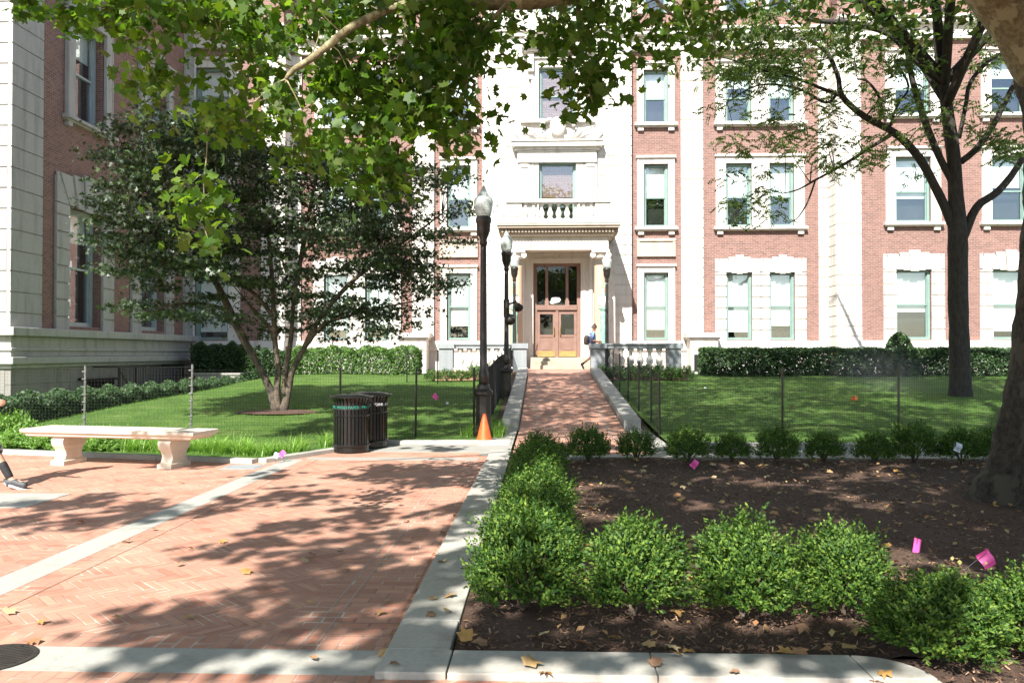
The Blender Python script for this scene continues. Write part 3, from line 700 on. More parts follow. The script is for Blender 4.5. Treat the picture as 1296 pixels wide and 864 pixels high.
# cartouche
b = MB(); cc = atY(706, 161, 37.4); yy = 37.45
b.lathe([(0.001, -.45), (.2, -.38), (.33, -.2), (.37, 0), (.33, .2), (.2, .38), (.001, .45)], (cc.x, yy, cc.z + .05), 16, sy=.45)
def curl(b, cx, cz, s, r0, turns, rad, flip=1):
    pts = [(cx + flip * (r0 * (1 - .8 * i / 20)) * math.cos(turns * 6.28 * i / 20), yy + .05, cz + (r0 * (1 - .8 * i / 20)) * math.sin(turns * 6.28 * i / 20) * s) for i in range(21)]
    b.tube(pts, [rad * (1 - .5 * i / 20) for i in range(21)], 6)
for fl in (1, -1):
    curl(b, cc.x + fl * .25, cc.z + .05, 1, .5, .5, .09, fl); curl(b, cc.x + fl * .75, cc.z - .25, -1, .3, .8, .06, fl)
    b.tube([(cc.x + fl * .3, yy, cc.z - .45), (cc.x + fl * .8, yy, cc.z - .38), (cc.x + fl * 1.2, yy, cc.z - .1), (cc.x + fl * 1.7, yy, cc.z + .05)], [.09, .11, .08, .03], 6)
    b.tube([(cc.x + fl * 1.3, yy, cc.z - .45), (cc.x + fl * 1.75, yy, cc.z - .35), (cc.x + fl * 2.0, yy, cc.z)], [.05, .07, .03], 6)
build('cartouche', b, M['lime'], main, smooth=True)
# downpipe
for x in (X38(1051), mir(X38(1051))):
    b = MB(); b.tube([(x, 37.85, 1.2), (x, 37.85, 15.4)], .075, 10)
    for z in (3, 6, 9, 12): b.lathe([(.1, 0), (.1, .12)], (x, 37.85, z), 10)
    build('downpipe', b, M['pipe'], main)
# portico -----------------------------------------------------------
PY = 34.9
f0, f1 = atY(643, 306, PY).x, atY(770, 306, PY).x; f0 = mir(f1)
zs, zc, zt = atY(705, 316, PY).z, atY(705, 299, PY).z, atY(705, 282, PY - .5).z
b = MB(frameY(PY))
b.wb(f0, f1, zs, zc, -.7, 0); b.wb(f0 + .03, f0 + .7, zs, zc, -3.0, -.7); b.wb(f1 - .7, f1 - .03, zs, zc, -3.0, -.7)
b.wb(f0 - .02, f1 + .02, zs + .14, zs + .17, -.7, .02)
b.wb(f0, f1, zs + .5, zc - .002, -3.0, -.72)
portico = build('portico', b, M['lime'], main)
c0, c1 = f0 - .42, f1 + .42
b = MB(frameY(PY)); b.wb(c0 + .25, c1 - .25, zc, zc + .12, -3.0, .2)
b.wb(c0, c1, zc + .3, zt - .1, -3.0, .5); b.wb(c0 - .05, c1 + .05, zt - .1, zt - .03, -3.0, .56)
b.wb(c0 + .12, c1 - .12, zc + .12, zc + .30, -3.0, .34 - .12)
x = c0 + .14
while x < c1 - .2: b.wb(x, x + .075, zc + .13, zc + .29, .22, .36); x += .14
y_ = -2.9
while y_ < .2:
    b.wb(c1 - .12, c1 - .02, zc + .13, zc + .29, y_, y_ + .075); b.wb(c0 + .02, c0 + .12, zc + .13, zc + .29, y_, y_ + .075); y_ += .14
build('portico_cornice', b, M['cornice'], portico)
b = MB(frameY(PY)); b.wb(c0 - .05, c1 + .05, zt - .03, zt + .02, -3.0, .57); build('lead_flashing', b, M['granitegrey'], portico)
bt = atY(705, 252, PY).z
b = MB(frameY(PY))
q0, q1 = atY(629, 265, PY).x, atY(772, 265, PY).x; q0 = mir(q1)
b.wb(q0, q1, zt + .02, zt + .25, -.35, 0); b.wb(q0 - .05, q1 + .05, bt - .14, bt, -.42, .07)
for a, c in ((q0, q0 + .62), (q1 - .62, q1)): b.wb(a, c, zt + .25, bt - .14, -.35, -.01); b.wb(a + .12, c - .12, zt + .35, bt - .26, -.01, .02)
for a, c in ((q0 + .62, ow[0] - .05), (ow[1] + .05, q1 - .62)): b.wb(a, c, zt + .25, bt - .14, -.33, -.12)
for s0, s1 in ((q0, q0 + .3), (q1 - .3, q1)): b.wb(s0, s1, zt + .02, bt - .02, -2.7, -.35)
n_ = 4; hh = bt - .14 - zt - .25
def balx(a, c, n): return [a + (c - a) * (i + .5) / n for i in range(n)]
build('balcony_parapet', b, M['lime'], portico)
b = MB()
for x in balx(ow[0] - .05, ow[1] + .05, 5): b.lathe(baluster_prof(hh, .13), (x, PY + .17, zt + .25), 12)
for x in balx(q0 + .62, ow[0] - .05, 2) + balx(ow[1] + .05, q1 - .62, 2): b.lathe(baluster_prof(hh, .13), (x, PY + .12, zt + .25), 12)
build('balcony_balusters', b, M['lime'], portico, smooth=True)
# columns (free standing pair plus pilasters on the wall)
colx = (atY(650, 400, PY).x, atY(760.5, 400, PY).x); colx = (mir(colx[1]), colx[1])
for cxx in colx:
    b = MB(); b.lathe([(.36, 0), (.36, .12), (.33, .16), (.30, .22), (.285, .3), (.28, 1.5), (.25, zs - 1.3 - .34), (.24, zs - 1.3 - .3)], (cxx, PY + .36, .96), 28)
    b.box(cxx - .37, cxx + .37, PY - .01, PY + .73, .94, 1.06)
    c = build('column', b, M['tan'], main, smooth=False)
    for p_ in c.data.polygons: p_.use_smooth = len(p_.vertices) == 4 and abs(p_.normal.z) < .9 and p_.area < 1
    b = MB(); zz = zs - .34
    b.lathe([(.25, 0), (.29, .05), (.26, .09), (.34, .2), (.36, .22)], (cxx, PY + .36, zz), 24)
    b.box(cxx - .38, cxx + .38, PY - .02, PY + .74, zs - .11, zs - .002)
    for sx in (-1, 1):
        for yy_ in (PY + .02, PY + .62):
            b.tube([(cxx + sx * .33, yy_, zz + .12), (cxx + sx * .33, yy_ + .1, zz + .12)], .12, 12)
    build('capital', b, M['lime'], c)
for a, c in ((f0 - .02, f0 + .62), (f1 - .62, f1 + .02)):
    b = MB(frameY(37.7)); b.wb(a, c, .94, zs, -.02, .35); b.wb(a - .05, c + .05, .94, 1.25, -.02, .42); b.wb(a - .04, c + .04, zs - .3, zs, -.02, .44)
    build('wall_pilaster', b, M['lime'], main)
# door surround, door
DY = 36.75
dx0, dx1 = atY(675, 400, DY).x, atY(735, 400, DY).x; dz0 = atY(705, 452, DY).z; dzt = atY(705, 333, DY).z
s0, s1 = atY(655, 400, 36.5).x, atY(753, 400, 36.5).x
b = MB(frameY(36.6))
b.wb(s0 - .9, dx0 - .5, .94, zs + .35, -1.2, -.08); b.wb(dx1 + .5, s1 + .9, .94, zs + .35, -1.2, -.08)
b.wb(dx0 - .5, dx0 - .0, .94, dzt, -.6, 0); b.wb(dx1, dx1 + .5, .94, dzt, -.6, 0); b.wb(dx0 - .5, dx1 + .5, dzt, dzt + .5, -.6, 0)
b.wb(dx0 - .5, dx0 - .38, .94, dzt + .38, 0, .07); b.wb(dx1 + .38, dx1 + .5, .94, dzt + .38, 0, .07); b.wb(dx0 - .5, dx1 + .5, dzt + .38, dzt + .5, 0, .08)
b.wb(dx0 - .2, dx0 - .1, .94, dzt + .1, 0, .03); b.wb(dx1 + .1, dx1 + .2, .94, dzt + .1, 0, .03); b.wb(dx0 - .2, dx1 + .2, dzt + .1, dzt + .2, 0, .03)
b.wb(s0 - .9, s1 + .9, zs + .0, zs + .36, -1.2, -.09)
build('door_surround', b, M['lime'], main)
b = MB(frameY(DY + .15)); lz = atY(705, 392, DY).z
b.wb(dx0, dx0 + .16, dz0, dzt, -.2, 0); b.wb(dx1 - .16, dx1, dz0, dzt, -.2, 0); b.wb(dx0 + .16, dx1 - .16, dzt - .12, dzt, -.2, 0)
b.wb(dx0 + .16, dx1 - .16, lz, lz + .22, -.2, .06)
for x in (dx0 + .6, dx1 - .6): b.wb(x - .06, x + .06, lz + .22, dzt - .12, -.15, .0); b.wb(x - .09, x + .09, lz + .22, lz + .42, 0, .05)
door = build('entrance_door_frame', b, M['wood'], main)
b = MB(frameY(DY + .15)); b.wb(dx0 + .16, dx1 - .16, lz + .22, dzt - .12, -.1, -.09); build('transom_glass', b, M['doorglass'], door)
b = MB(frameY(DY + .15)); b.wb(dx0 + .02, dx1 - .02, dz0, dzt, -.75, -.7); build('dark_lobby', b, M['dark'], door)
b = MB(frameY(DY + .15)); md = (dx0 + dx1) / 2
b.lathe([(.001, 0), (.16, .05), (.22, .15), (.18, .26), (.001, .3)], (md - .05, DY + .18, lz + .3), 14, sy=.2); b.lathe([(.001, 0), (.1, .03), (.12, .12), (.001, .16)], (md - .2, DY + .18, lz + .26), 12, sy=.2)
build('window_sticker', b, M['blind'], door)
for a, c, hx in ((dx0 + .17, md - .06, md - .14), (md + .06, dx1 - .17, md + .14)):
    b = MB(frameY(DY + .15)); gz0, gz1 = dz0 + 1.0, lz - .18
    b.wb(a, a + .12, dz0 + .02, lz - .02, -.1, -.03); b.wb(c - .12, c, dz0 + .02, lz - .02, -.1, -.03)
    b.wb(a + .12, c - .12, gz1, lz - .02, -.1, -.03); b.wb(a + .12, c - .12, dz0 + .02, gz0, -.1, -.05); b.wb(a + .12, c - .12, gz0 - .1, gz0, -.05, -.02)
    b.wb(a + .2, c - .2, dz0 + .32, gz0 - .18, -.05, -.03)
    dl = build('door_leaf', b, M['wood'], main)
    b = MB(frameY(DY + .15)); b.wb(a + .12, c - .12, gz0, gz1, -.08, -.07); build('pane', b, M['doorglass'], dl)
    b = MB(frameY(DY + .15)); b.wb(a + .02, c - .02, dz0 + .03, dz0 + .28, -.03, -.02); build('kick_plate', b, M['brass'], dl)
    b = MB(); b.tube([(hx, DY + .16, dz0 + .95), (hx, DY + .07, dz0 + 1.0), (hx, DY + .07, dz0 + 1.35), (hx, DY + .16, dz0 + 1.4)], .018, 8); build('handle', b, M['brass'], dl)
b = MB(frameY(DY + .15)); b.wb(md - .06, md + .06, dz0, lz, -.12, .03); build('door_post', b, M['wood'], main)
# steps
b = MB(); st0, st1 = dx0 - .15, s1 - .15
for i in range(4):
    b.box(dx0 - .1 - (.0), atY(750, 460, 34.5).x, 34.35 + .36 * i, 36.9, .93 + .004 * (i == 0), min(.94 + .165 * (i + 1) - .165 * 0, dz0) if i < 3 else dz0 - .001)
build('entrance_step', b, M['step'], main, bevel=.012)
# pedestals on the wall either side
for a, c in both((X38(868), X38(902))):
    b = MB(frameY(37.8)); zt_ = atY(884, 421, 36.8).z
    b.wb(a, c, .7, zt_ - .3, -.02, .95); b.wb(a - .08, c + .08, zt_ - .3, zt_ - .2, -.02, 1.02); b.wb(a - .16, c + .16, zt_ - .2, zt_, -.02, 1.12)
    b.wb(a + .12, c - .12, 1.75, zt_ - .42, .95, .99); b.wb(a + .15, c - .35, .75, 1.6, .95, .955)
    pd = build('pedestal', b, M['lime'], main)
    if a > XC: b = MB(frameY(37.8)); b.wb(a + .16, c - .4, .8, 1.55, .956, .96); build('grille', b, M['dark'], pd)

# ------------------------------------------------------------------ left wing building
WX = -15.9
wy = lambda px: atX(px, 447, WX).y
wz = lambda px, py: atX(px, py, WX).z
WY0, WY1 = wy(11), 37.0
wing = thing('wing_building', (WX, 25, -.1), 'shaded brick wing with pale corner blocks at the left edge', 'building')
FW_ = frameX(WX)
g1 = (wy(84), wy(127)); gz = (wz(95, 413), wz(95, 263))
u1_ = (wy(89), wy(129)); uz = (wz(89, 148), wz(89, 15))
pitch_ = wy(176) - wy(84)
hol = []
for k in range(3):
    for (a, c), (z0, z1) in ((g1, gz), (u1_, uz)):
        a2, c2 = a + k * pitch_, c + k * pitch_
        if c2 < WY1 - .8: hol.append((a2, c2, z0, z1))
b = MB(FW_); holed_wall(b, WY0, WY1, 2.2, 21, hol, .5)
b.add([(-40, WY0, 2.2), (WX, WY0, 2.2), (WX, WY0, 21), (-40, WY0, 21)], [(0, 1, 2, 3)])
b.add([(-40, WY0, 21), (WX, WY0, 21), (WX, WY1, 21), (-40, WY1, 21)], [(0, 1, 2, 3)])
b.add([(-40, WY1, 0), (WX, WY1, 0), (WX, WY1, 21), (-40, WY1, 21)], [(3, 2, 1, 0)])
build('brick_wall', b, M['brick'], wing)
M['wgreen'] = mat('grey_window_paint', (.42, .47, .47), (.36, .41, .41), 3, .5)
for h in hol:
    window(wing, FW_, h[0], h[1], h[2], h[3], -.18, .25 if h[2] < 5 else .3, .5, M['wgreen'], fw=.16)
    b = MB(FW_); a, c, z0, z1 = h
    if z0 < 5: arch_surround(b, a - .75, c + .75, a, c, 2.25, z1, z1 + 1.0, .1, h=.56)
    else:
        eared_surround(b, a - .45, c + .45, a, c, z0, z1, z1 + .5, .12)
        sill(b, a - .6, c + .6, z0)
        b.wb((a + c) / 2 - .2, (a + c) / 2 + .2, z1 + .05, z1 + .75, .12, .3)
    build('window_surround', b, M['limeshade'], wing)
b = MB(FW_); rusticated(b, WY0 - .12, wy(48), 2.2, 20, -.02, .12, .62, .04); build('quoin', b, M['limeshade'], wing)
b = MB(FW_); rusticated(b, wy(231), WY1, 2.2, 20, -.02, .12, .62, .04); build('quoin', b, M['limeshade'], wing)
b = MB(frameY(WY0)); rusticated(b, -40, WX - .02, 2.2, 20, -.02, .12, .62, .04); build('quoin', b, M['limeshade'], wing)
b = MB()
zA, zB, zC = wz(5, 417), wz(5, 428), wz(5, 461)
for z0, z1, n in ((zA - .18, zA + .08, .42), (zC + .22, zA - .18, .2), (zC + .4, zC + .5, .26), (zC, zC + .22, .38), (zC - .12, zC, .26)):
    b.box(-40, WX + n, WY0 - n, WY1 + n * .3, z0, z1)
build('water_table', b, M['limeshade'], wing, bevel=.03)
b = MB()
z = -1.0
y = WY0 - .18; k = 0
while y < WY1:
    y2 = min(y + 2.2, WY1 + .1)
    for za, zb in ((-1, .65), (.66, zC - .12)):
        b.box(WX - .3, WX + .18, y + .012, y2, za, zb)
    y = y2; k += 1
b.box(-40, WX - .0, WY0 - .18, WY0 + .2, -1, zC - .12)
build('basement_wall', b, M['basement'], wing)
by0, by1 = wy(103), wy(138)
b = MB(FW_); b.wb(by0, by1, -.3, wz(120, 481), .16, .185); bw = build('basement_window', b, M['dark'], wing)
b = MB(FW_)
for i in range(14): y = by0 + (by1 - by0) * (i + .5) / 14; b.wb(y - .015, y + .015, -.3, wz(120, 481), .2, .24)
for i in range(3): z = .1 + i * .3; b.wb(by0, by1, z, z + .03, .24, .26)
b.wb(by0 - .05, by1 + .05, wz(120, 481), wz(120, 481) + .08, .18, .35)
build('window_bars', b, M['black'], bw)
b = MB(FW_); b.tube([FW_(by0 - .5, wz(105, 479), .18), FW_(by0 - .5, wz(105, 479), .4), FW_(by0 + .1, wz(105, 479), .4)], .05, 8); build('pipe', b, M['black'], wing)
# area railing
ra0, ra1 = wy(150), wy(228)
ar = thing('area_railing', (WX + 1.1, ra0, -.1), 'black metal area railing against the basement of the shaded wing', 'railing')
b = MB(); X_ = WX + 1.1; y = atX(150, 480, X_).y; ye = atX(232, 480, X_).y; zt = 1.08
i = 0
while y + i * .13 < ye: b.box(X_ - .01, X_ + .01, y + i * .13, y + i * .13 + .02, -.1, zt); i += 1
build('bars', b, M['black'], ar)
b = MB()
b.box(X_ - .025, X_ + .025, y - .03, ye, zt, zt + .05); b.box(X_ - .02, X_ + .02, y, ye, .0, .05)
for yy_ in (y, y + 1.2, ye - .05): b.box(X_ - .035, X_ + .035, yy_, yy_ + .07, -.1, zt + .05)
for yy_ in (y, ye): b.box(WX + .18, X_, yy_, yy_ + .05, zt, zt + .05)
b.tube([(X_, y, zt), (X_, y + 1.2, .0)], .025, 6)
build('rail', b, M['black'], ar)

# ------------------------------------------------------------------ street lamps
def street_lamp(loc):
    r = thing('street_lamp', loc, '', 'street lamp', 'black lamp posts along the walk')
    b = MB(); L = Vector(loc)
    b.lathe([(.20, 0), (.20, .06), (.165, .1), (.15, .14), (.145, .85), (.15, .9), (.19, .93), (.19, .98), (.13, 1.03), (.12, 1.1), (.10, 1.12)], L, 8, a0=.39); build('post_base', b, M['lampmetal'], r)
    b = MB(); b.lathe([(.085, 1.1), (.092, 1.3), (.08, 1.34), (.07, 1.4), (.055, 3.6), (.052, 3.72)], L, 14); build('pole', b, M['lampmetal'], r, smooth=True)
    b = MB(); b.lathe([(.058, 3.70), (.075, 3.74), (.062, 3.8), (.10, 3.9), (.125, 3.97), (.13, 4.1), (.145, 4.13), (.148, 4.2), (.13, 4.23)], L, 16); build('lamp_holder', b, M['lampmetal'], r, smooth=True)
    b = MB(); b.lathe([(.125, 4.23), (.15, 4.3), (.175, 4.46), (.182, 4.52), (.165, 4.57), (.12, 4.62), (.075, 4.68), (.05, 4.74), (.03, 4.78), (.001, 4.83)], L, 24); build('globe', b, M['globe'], r, smooth=True)
    return r
lp = atZ(612, 550, .03)
lamp_top = lambda px, py, Y: atY(px, py, Y)
specs = [(612, 234, 15.35, 'nearest tall black lamp post standing behind the orange traffic cone'),
         (641, 291, 22.8, 'second black lamp post left of the ramp, carrying dark floodlights'),
         (651, 318, 31.0, 'black lamp post at the top of the ramp, left of the doorway'),
         (768, 319, 31.0, 'black lamp post standing right of the ramp by the balustrade')]
lamp0 = None
for px, py, Y, lab in specs:
    p = atY(px, py, Y); z = p.z - 4.83
    if lamp0 is None: lamp0 = street_lamp((p.x, p.y, z)); lamp0['label'] = lab
    else: l = copy_tree(lamp0, (p.x, p.y, z), lab, 'black lamp posts along the walk')
    if px == 641:
        fl = thing('floodlight', (p.x, p.y, z + 2.6), 'dark floodlight pair clamped to the second lamp post', 'floodlight')
        b = MB(); b.tube([(p.x, p.y, z + 2.75), (p.x + .28, p.y - .08, z + 2.85)], .03, 8); b.tube([(p.x, p.y, z + 2.5), (p.x + .2, p.y - .08, z + 2.45)], .03, 8); b.lathe([(.085, 2.42), (.085, 2.9)], (p.x, p.y, z), 10); build('bracket', b, M['lampmetal'], fl)
        for dx, dz in ((.3, 2.72), (.08, 2.36)):
            b = MB(); q = Vector((p.x + dx, p.y - .12, z + dz)); b.tube([q + Vector((-.05, .12, .08)), q, q + Vector((.06, -.1, -.07))], [.06, .10, .12], 12); build('lamp_head', b, M['lampmetal'], fl, smooth=True)
# verdigris torcheres at the door
tor0 = None
for px, lab in ((763.5, 'slim green bronze lamp standard with white globe right of the doorway'), (648, 'slim green bronze lamp standard with white globe left of the doorway')):
    p = atY(763.5, 447, 34.2)
    if px == 648: p = Vector((mir(p.x), p.y, p.z))
    if tor0 is None:
        r = thing('lamp_standard', (p.x, 34.2, .94), lab, 'lamp', 'bronze lamp standards at the door'); L = Vector((p.x, 34.2, .94))
        b = MB(); b.lathe([(.3, 0), (.3, .2), (.22, .26), (.16, .5), (.2, .6), (.1, .7)], L, 8, a0=.39); build('post_base', b, M['verdigris'], r)
        b = MB(); b.lathe([(.1, .68), (.13, .8), (.12, 2.2), (.15, 2.3), (.1, 2.36), (.09, 2.42), (.2, 2.5), (.2, 2.54)], L, 14); build('pole', b, M['verdigris'], r, smooth=True)
        b = MB(); b.lathe([(.1, 2.54), (.2, 2.62), (.24, 2.78), (.2, 2.95), (.1, 3.03)], L, 18); build('globe', b, M['opal'], r, smooth=True)
        b = MB(); b.lathe([(.12, 3.03), (.16, 3.06), (.05, 3.12), (.03, 3.35)], L, 10)
        for sx in (-1, 1): b.tube([L + Vector((0, 0, 3.3)), L + Vector((sx * .07, 0, 3.42)), L + Vector((sx * .1, 0, 3.65))], .018, 6)
        build('finial', b, M['verdigris'], r, smooth=True); tor0 = r
    else: copy_tree(tor0, (p.x, 34.2, .94), lab, 'bronze lamp standards at the door')

# ------------------------------------------------------------------ terrace balustrades
def balustrade(x0, x1, lab):
    y = 30.6; r = thing('balustrade', ((x0 + x1) / 2, y, .9), lab, 'balustrade', 'stone balustrades of the terrace')
    zt = 1.93; z0 = .95
    b = MB(); b.box(x0 + .1, x1 - .1, y - .12, y + .22, zt - .16, zt - .03); b.box(x0, x1, y - .17, y + .27, zt - .03, zt + .03); build('rail', b, M['granitegrey'], r, bevel=.015)
    b = MB(); b.box(x0 + .1, x1 - .1, y - .12, y + .22, .6, z0 + .14); build('plinth', b, M['lime'], r)
    for a, c in ((x0, x0 + .6), (x1 - .6, x1)):
        b = MB(); b.box(a + .04, c - .04, y - .2, y + .3, .45, zt - .16); b.box(a - .02, c + .02, y - .26, y + .36, zt - .157, zt + .035); b.box(a + .01, c - .01, y - .23, y + .33, .45, .98); build('pier', b, M['granitegrey'], r, bevel=.01)
    n = int((x1 - x0 - 1.3) / .33)
    for i in range(n):
        x = x0 + .65 + (x1 - x0 - 1.3) * (i + .5) / n
        b = MB(); b.lathe(baluster_prof(zt - .16 - z0 - .14, .14), (x, y + .05, z0 + .14), 12); build('baluster', b, M['lime'], r, smooth=True)
xr0, xr1 = atY(746, 447, 30.6).x, atY(863, 447, 30.6).x
balustrade(xr0, xr1, 'grey railed stone balustrade with white balusters right of the ramp top')
balustrade(mir(xr1) - .1, atY(668, 447, 30.6).x, 'stone balustrade with white balusters left of the ramp top')

# ------------------------------------------------------------------ bench
pL, pR = atZ(27, 542, .52), atZ(246, 547, .52)
bdir = (pR - pL); bdir.z = 0; BL = bdir.length; ang = math.atan2(bdir.y, bdir.x)
bc = (pL + pR) / 2; nrm = Vector((-bdir.y, bdir.x, 0)).normalized()
br = thing('stone_bench', (bc.x + nrm.x * .28, bc.y + nrm.y * .28, 0), 'pale cast stone bench on two scrolled legs on the brick paving', 'bench', rz=ang)
def local(mb, name, m, parent, **k): 
    return build(name, mb, m, parent, mtx=Matrix.Identity(4), **k)
b = MB(); h = BL / 2
pr = [(h - .10, .24, .405), (h - .07, .27, .42), (h - .05, .275, .44), (h - .01, .30, .465), (h, .315, .475), (h, .315, .52)]
vs = []
for hx, hy, z in pr: vs += [(-hx, -hy, z), (hx, -hy, z), (hx, hy, z), (-hx, hy, z)]
fs = [(0, 3, 2, 1), tuple(range(len(vs) - 4, len(vs)))]
for k in range(len(pr) - 1):
    for j in range(4): fs.append((k * 4 + j, k * 4 + (j + 1) % 4, (k + 1) * 4 + (j + 1) % 4, (k + 1) * 4 + j))
b.add(vs, fs); local(b, 'seat', M['bench'], br, bevel=.006)
legp = [(.23, 0), (.23, .06), (.19, .075), (.165, .11), (.155, .15), (.16, .19), (.185, .23), (.215, .27), (.235, .31), (.235, .36), (.215, .39), (.19, .405)]
for lx in (-h + .56, h - .50):
    b = MB(); k = len(legp); vs = []
    for hy, z in legp:
        hx = .085 + (.025 if z < .07 else 0) + (.012 if z > .25 else 0)
        vs += [(lx - hx, -hy, z), (lx + hx, -hy, z), (lx + hx, hy, z), (lx - hx, hy, z)]
    fs = [(0, 3, 2, 1), tuple(range(4 * k - 4, 4 * k))] + [(i * 4 + j, i * 4 + (j + 1) % 4, (i + 1) * 4 + (j + 1) % 4, (i + 1) * 4 + j) for i in range(k - 1) for j in range(4)]
    b.add(vs, fs); local(b, 'leg', M['bench'], br)

# ------------------------------------------------------------------ litter bins
def text_mesh(txt, size):
    cu = bpy.data.curves.new('lettering', 'FONT'); cu.body = txt; cu.size = size; cu.extrude = .002; cu.align_x = 'CENTER'; cu.align_y = 'CENTER'
    o = bpy.data.objects.new('lettering', cu); COL.objects.link(o); bpy.context.view_layer.update()
    me = bpy.data.meshes.new_from_object(o.evaluated_get(bpy.context.evaluated_depsgraph_get()))
    bpy.data.objects.remove(o); return me
def bin_(loc, lab, words, col, rz=0):
    r = thing('litter_bin', loc, lab, 'litter bin', 'black slatted litter bins on the plaza', rz); I4 = Matrix.Identity(4)
    b = MB(); b.lathe([(.255, .05), (.25, .8)], (0, 0, 0), 28); build('liner', b, M['blackmatte'], r, mtx=I4, smooth=False)
    b = MB(); n = 30
    for i in range(n):
        a = 2 * math.pi * i / n; c, s_ = math.cos(a), math.sin(a); t = Vector((-s_, c, 0)) * .021; o = Vector((c, s_, 0))
        prof = [(.285, .1), (.285, .80), (.30, .85), (.335, .89), (.345, .895)]
        for (r0, z0), (r1, z1) in zip(prof, prof[1:]):
            q = [o * r0 - t, o * r0 + t, o * r1 + t, o * r1 - t]; zz = [z0, z0, z1, z1]
            b.add([(v.x, v.y, z) for v, z in zip(q, zz)] + [(v.x - o.x * .008, v.y - o.y * .008, z) for v, z in zip(q, zz)], [(0, 1, 2, 3), (7, 6, 5, 4), (0, 4, 5, 1), (1, 5, 6, 2), (2, 6, 7, 3), (3, 7, 4, 0)])
    build('slats', b, M['black'], r, mtx=I4)
    b = MB()
    for rr, z, t in ((.289, .12, .022), (.289, .60, .012), (.343, .895, .014)):
        pts = [(rr * math.cos(2 * math.pi * i / 32), rr * math.sin(2 * math.pi * i / 32), z) for i in range(33)]; b.tube(pts, t, 6)
    build('rim', b, M['black'], r, mtx=I4)
    b = MB(); b.lathe([(.27, 0), (.285, .02), (.285, .10), (.25, .11)], (0, 0, 0), 28); build('bin_base', b, M['black'], r, mtx=I4)
    b = MB(); b.lathe([(.34, .885), (.30, .91), (.2, .935), (.12, .94), (.11, .90)], (0, 0, 0), 28); build('lid', b, M['black'], r, mtx=I4, smooth=True)
    b = MB(); 
    k = 32; vs = []
    for i in range(k + 1):
        a = 2 * math.pi * i / k
        for z, rr in ((.70, .288), (.765, .288)): vs.append((rr * math.cos(a), rr * math.sin(a), z))
    b.add(vs, [(2 * i, 2 * i + 2, 2 * i + 3, 2 * i + 1) for i in range(k)]); band = build('band', b, M['blackmatte'], r, mtx=I4)
    me = text_mesh(words, .062)
    for v in me.vertices:
        a = -math.pi / 2 + v.co.x / .29; rr = .291 + v.co.z; z = .733 + v.co.y; v.co = Vector((rr * math.cos(a), rr * math.sin(a), z))
    me.materials.clear(); o = bpy.data.objects.new('lettering', me); COL.objects.link(o); me.materials.append(col); o.parent = band
    return r
M['letgreen'] = mat('green_lettering', (.02, .24, .16), (.015, .2, .13), 10, .5)
M['letwhite'] = mat('grey_lettering', (.6, .6, .6), (.5, .5, .5), 10, .5)
p = atZ(440, 574, 0); bin_((p.x, p.y + .25, 0), 'black slatted litter bin in front, with green paper lettering', 'MIXED PAPER   MIXED PAPER   MIXED PAPER', M['letgreen'])
p2 = atZ(463, 568, 0); bin_((p2.x + .02, p.y + .93, .006), 'black slatted litter bin behind, with pale cans lettering', 'CANS   BOTTLES   CANS   BOTTLES', M['letwhite'], .35)

# ------------------------------------------------------------------ cone, grate, access plate
p = atZ(613, 560, .005)
cr = thing('traffic_cone', (p.x, p.y, .004), 'small orange traffic cone in front of the nearest lamp post', 'traffic cone')
b = MB(); b.lathe([(.145, .02), (.14, .045), (.032, .50), (.025, .52), (.014, .52), (.014, .46)], (p.x, p.y, 0), 24); build('cone', b, M['orange'], cr, smooth=True)
b = MB(); b.box(p.x - .19, p.x + .19, p.y - .17, p.y + .19, .006, .03); build('cone_base', b, M['blackmatte'], cr, bevel=.01)
p = atZ(-8, 834, 0)
dr = thing('drain_grate', (p.x, p.y, 0), 'round slotted drain grate set across the pale granite band', 'drain grate')
b = MB(); vs = []; k = 40
for i in range(k):
    a = 2 * math.pi * i / k
    for rr, z in ((.205, .004), (.205, .012), (.18, .012), (.18, .004)): vs.append((p.x + rr * math.cos(a), p.y + rr * math.sin(a), z))
b.add(vs, [(i * 4 + j, ((i + 1) % k) * 4 + j, ((i + 1) % k) * 4 + (j + 1) % 4, i * 4 + (j + 1) % 4) for i in range(k) for j in range(4)]); build('rim', b, M['lampmetal'], dr)
b = MB()
for i in range(-6, 7):
    y = i * .028; hw = math.sqrt(.182 ** 2 - y * y)
    q = [(-hw, y - .009), (hw, y - .009), (hw, y + .009), (-hw, y + .009)]; c, s_ = math.cos(.45), math.sin(.45)
    q = [(p.x + a * c - bb * s_, p.y + a * s_ + bb * c) for a, bb in q]
    b.add([(a, bb, .0075) for a, bb in q] + [(a, bb, .011) for a, bb in q], [(4, 5, 6, 7), (0, 1, 5, 4), (1, 2, 6, 5), (2, 3, 7, 6), (3, 0, 4, 7)])
build('bars', b, M['lampmetal'], dr)
p = atZ(308, 591, 0); b = MB(); b.box(p.x - .25, p.x + .25, p.y - .22, p.y + .22, -.01, .006); b.box(p.x - .21, p.x + .21, p.y - .18, p.y + .18, .006, .009)
tag(build('access_plate', b, M['granitegrey'], origin=(p.x, p.y, 0)), 'grey square access plate set in the brick near the planting kerb', 'access plate')

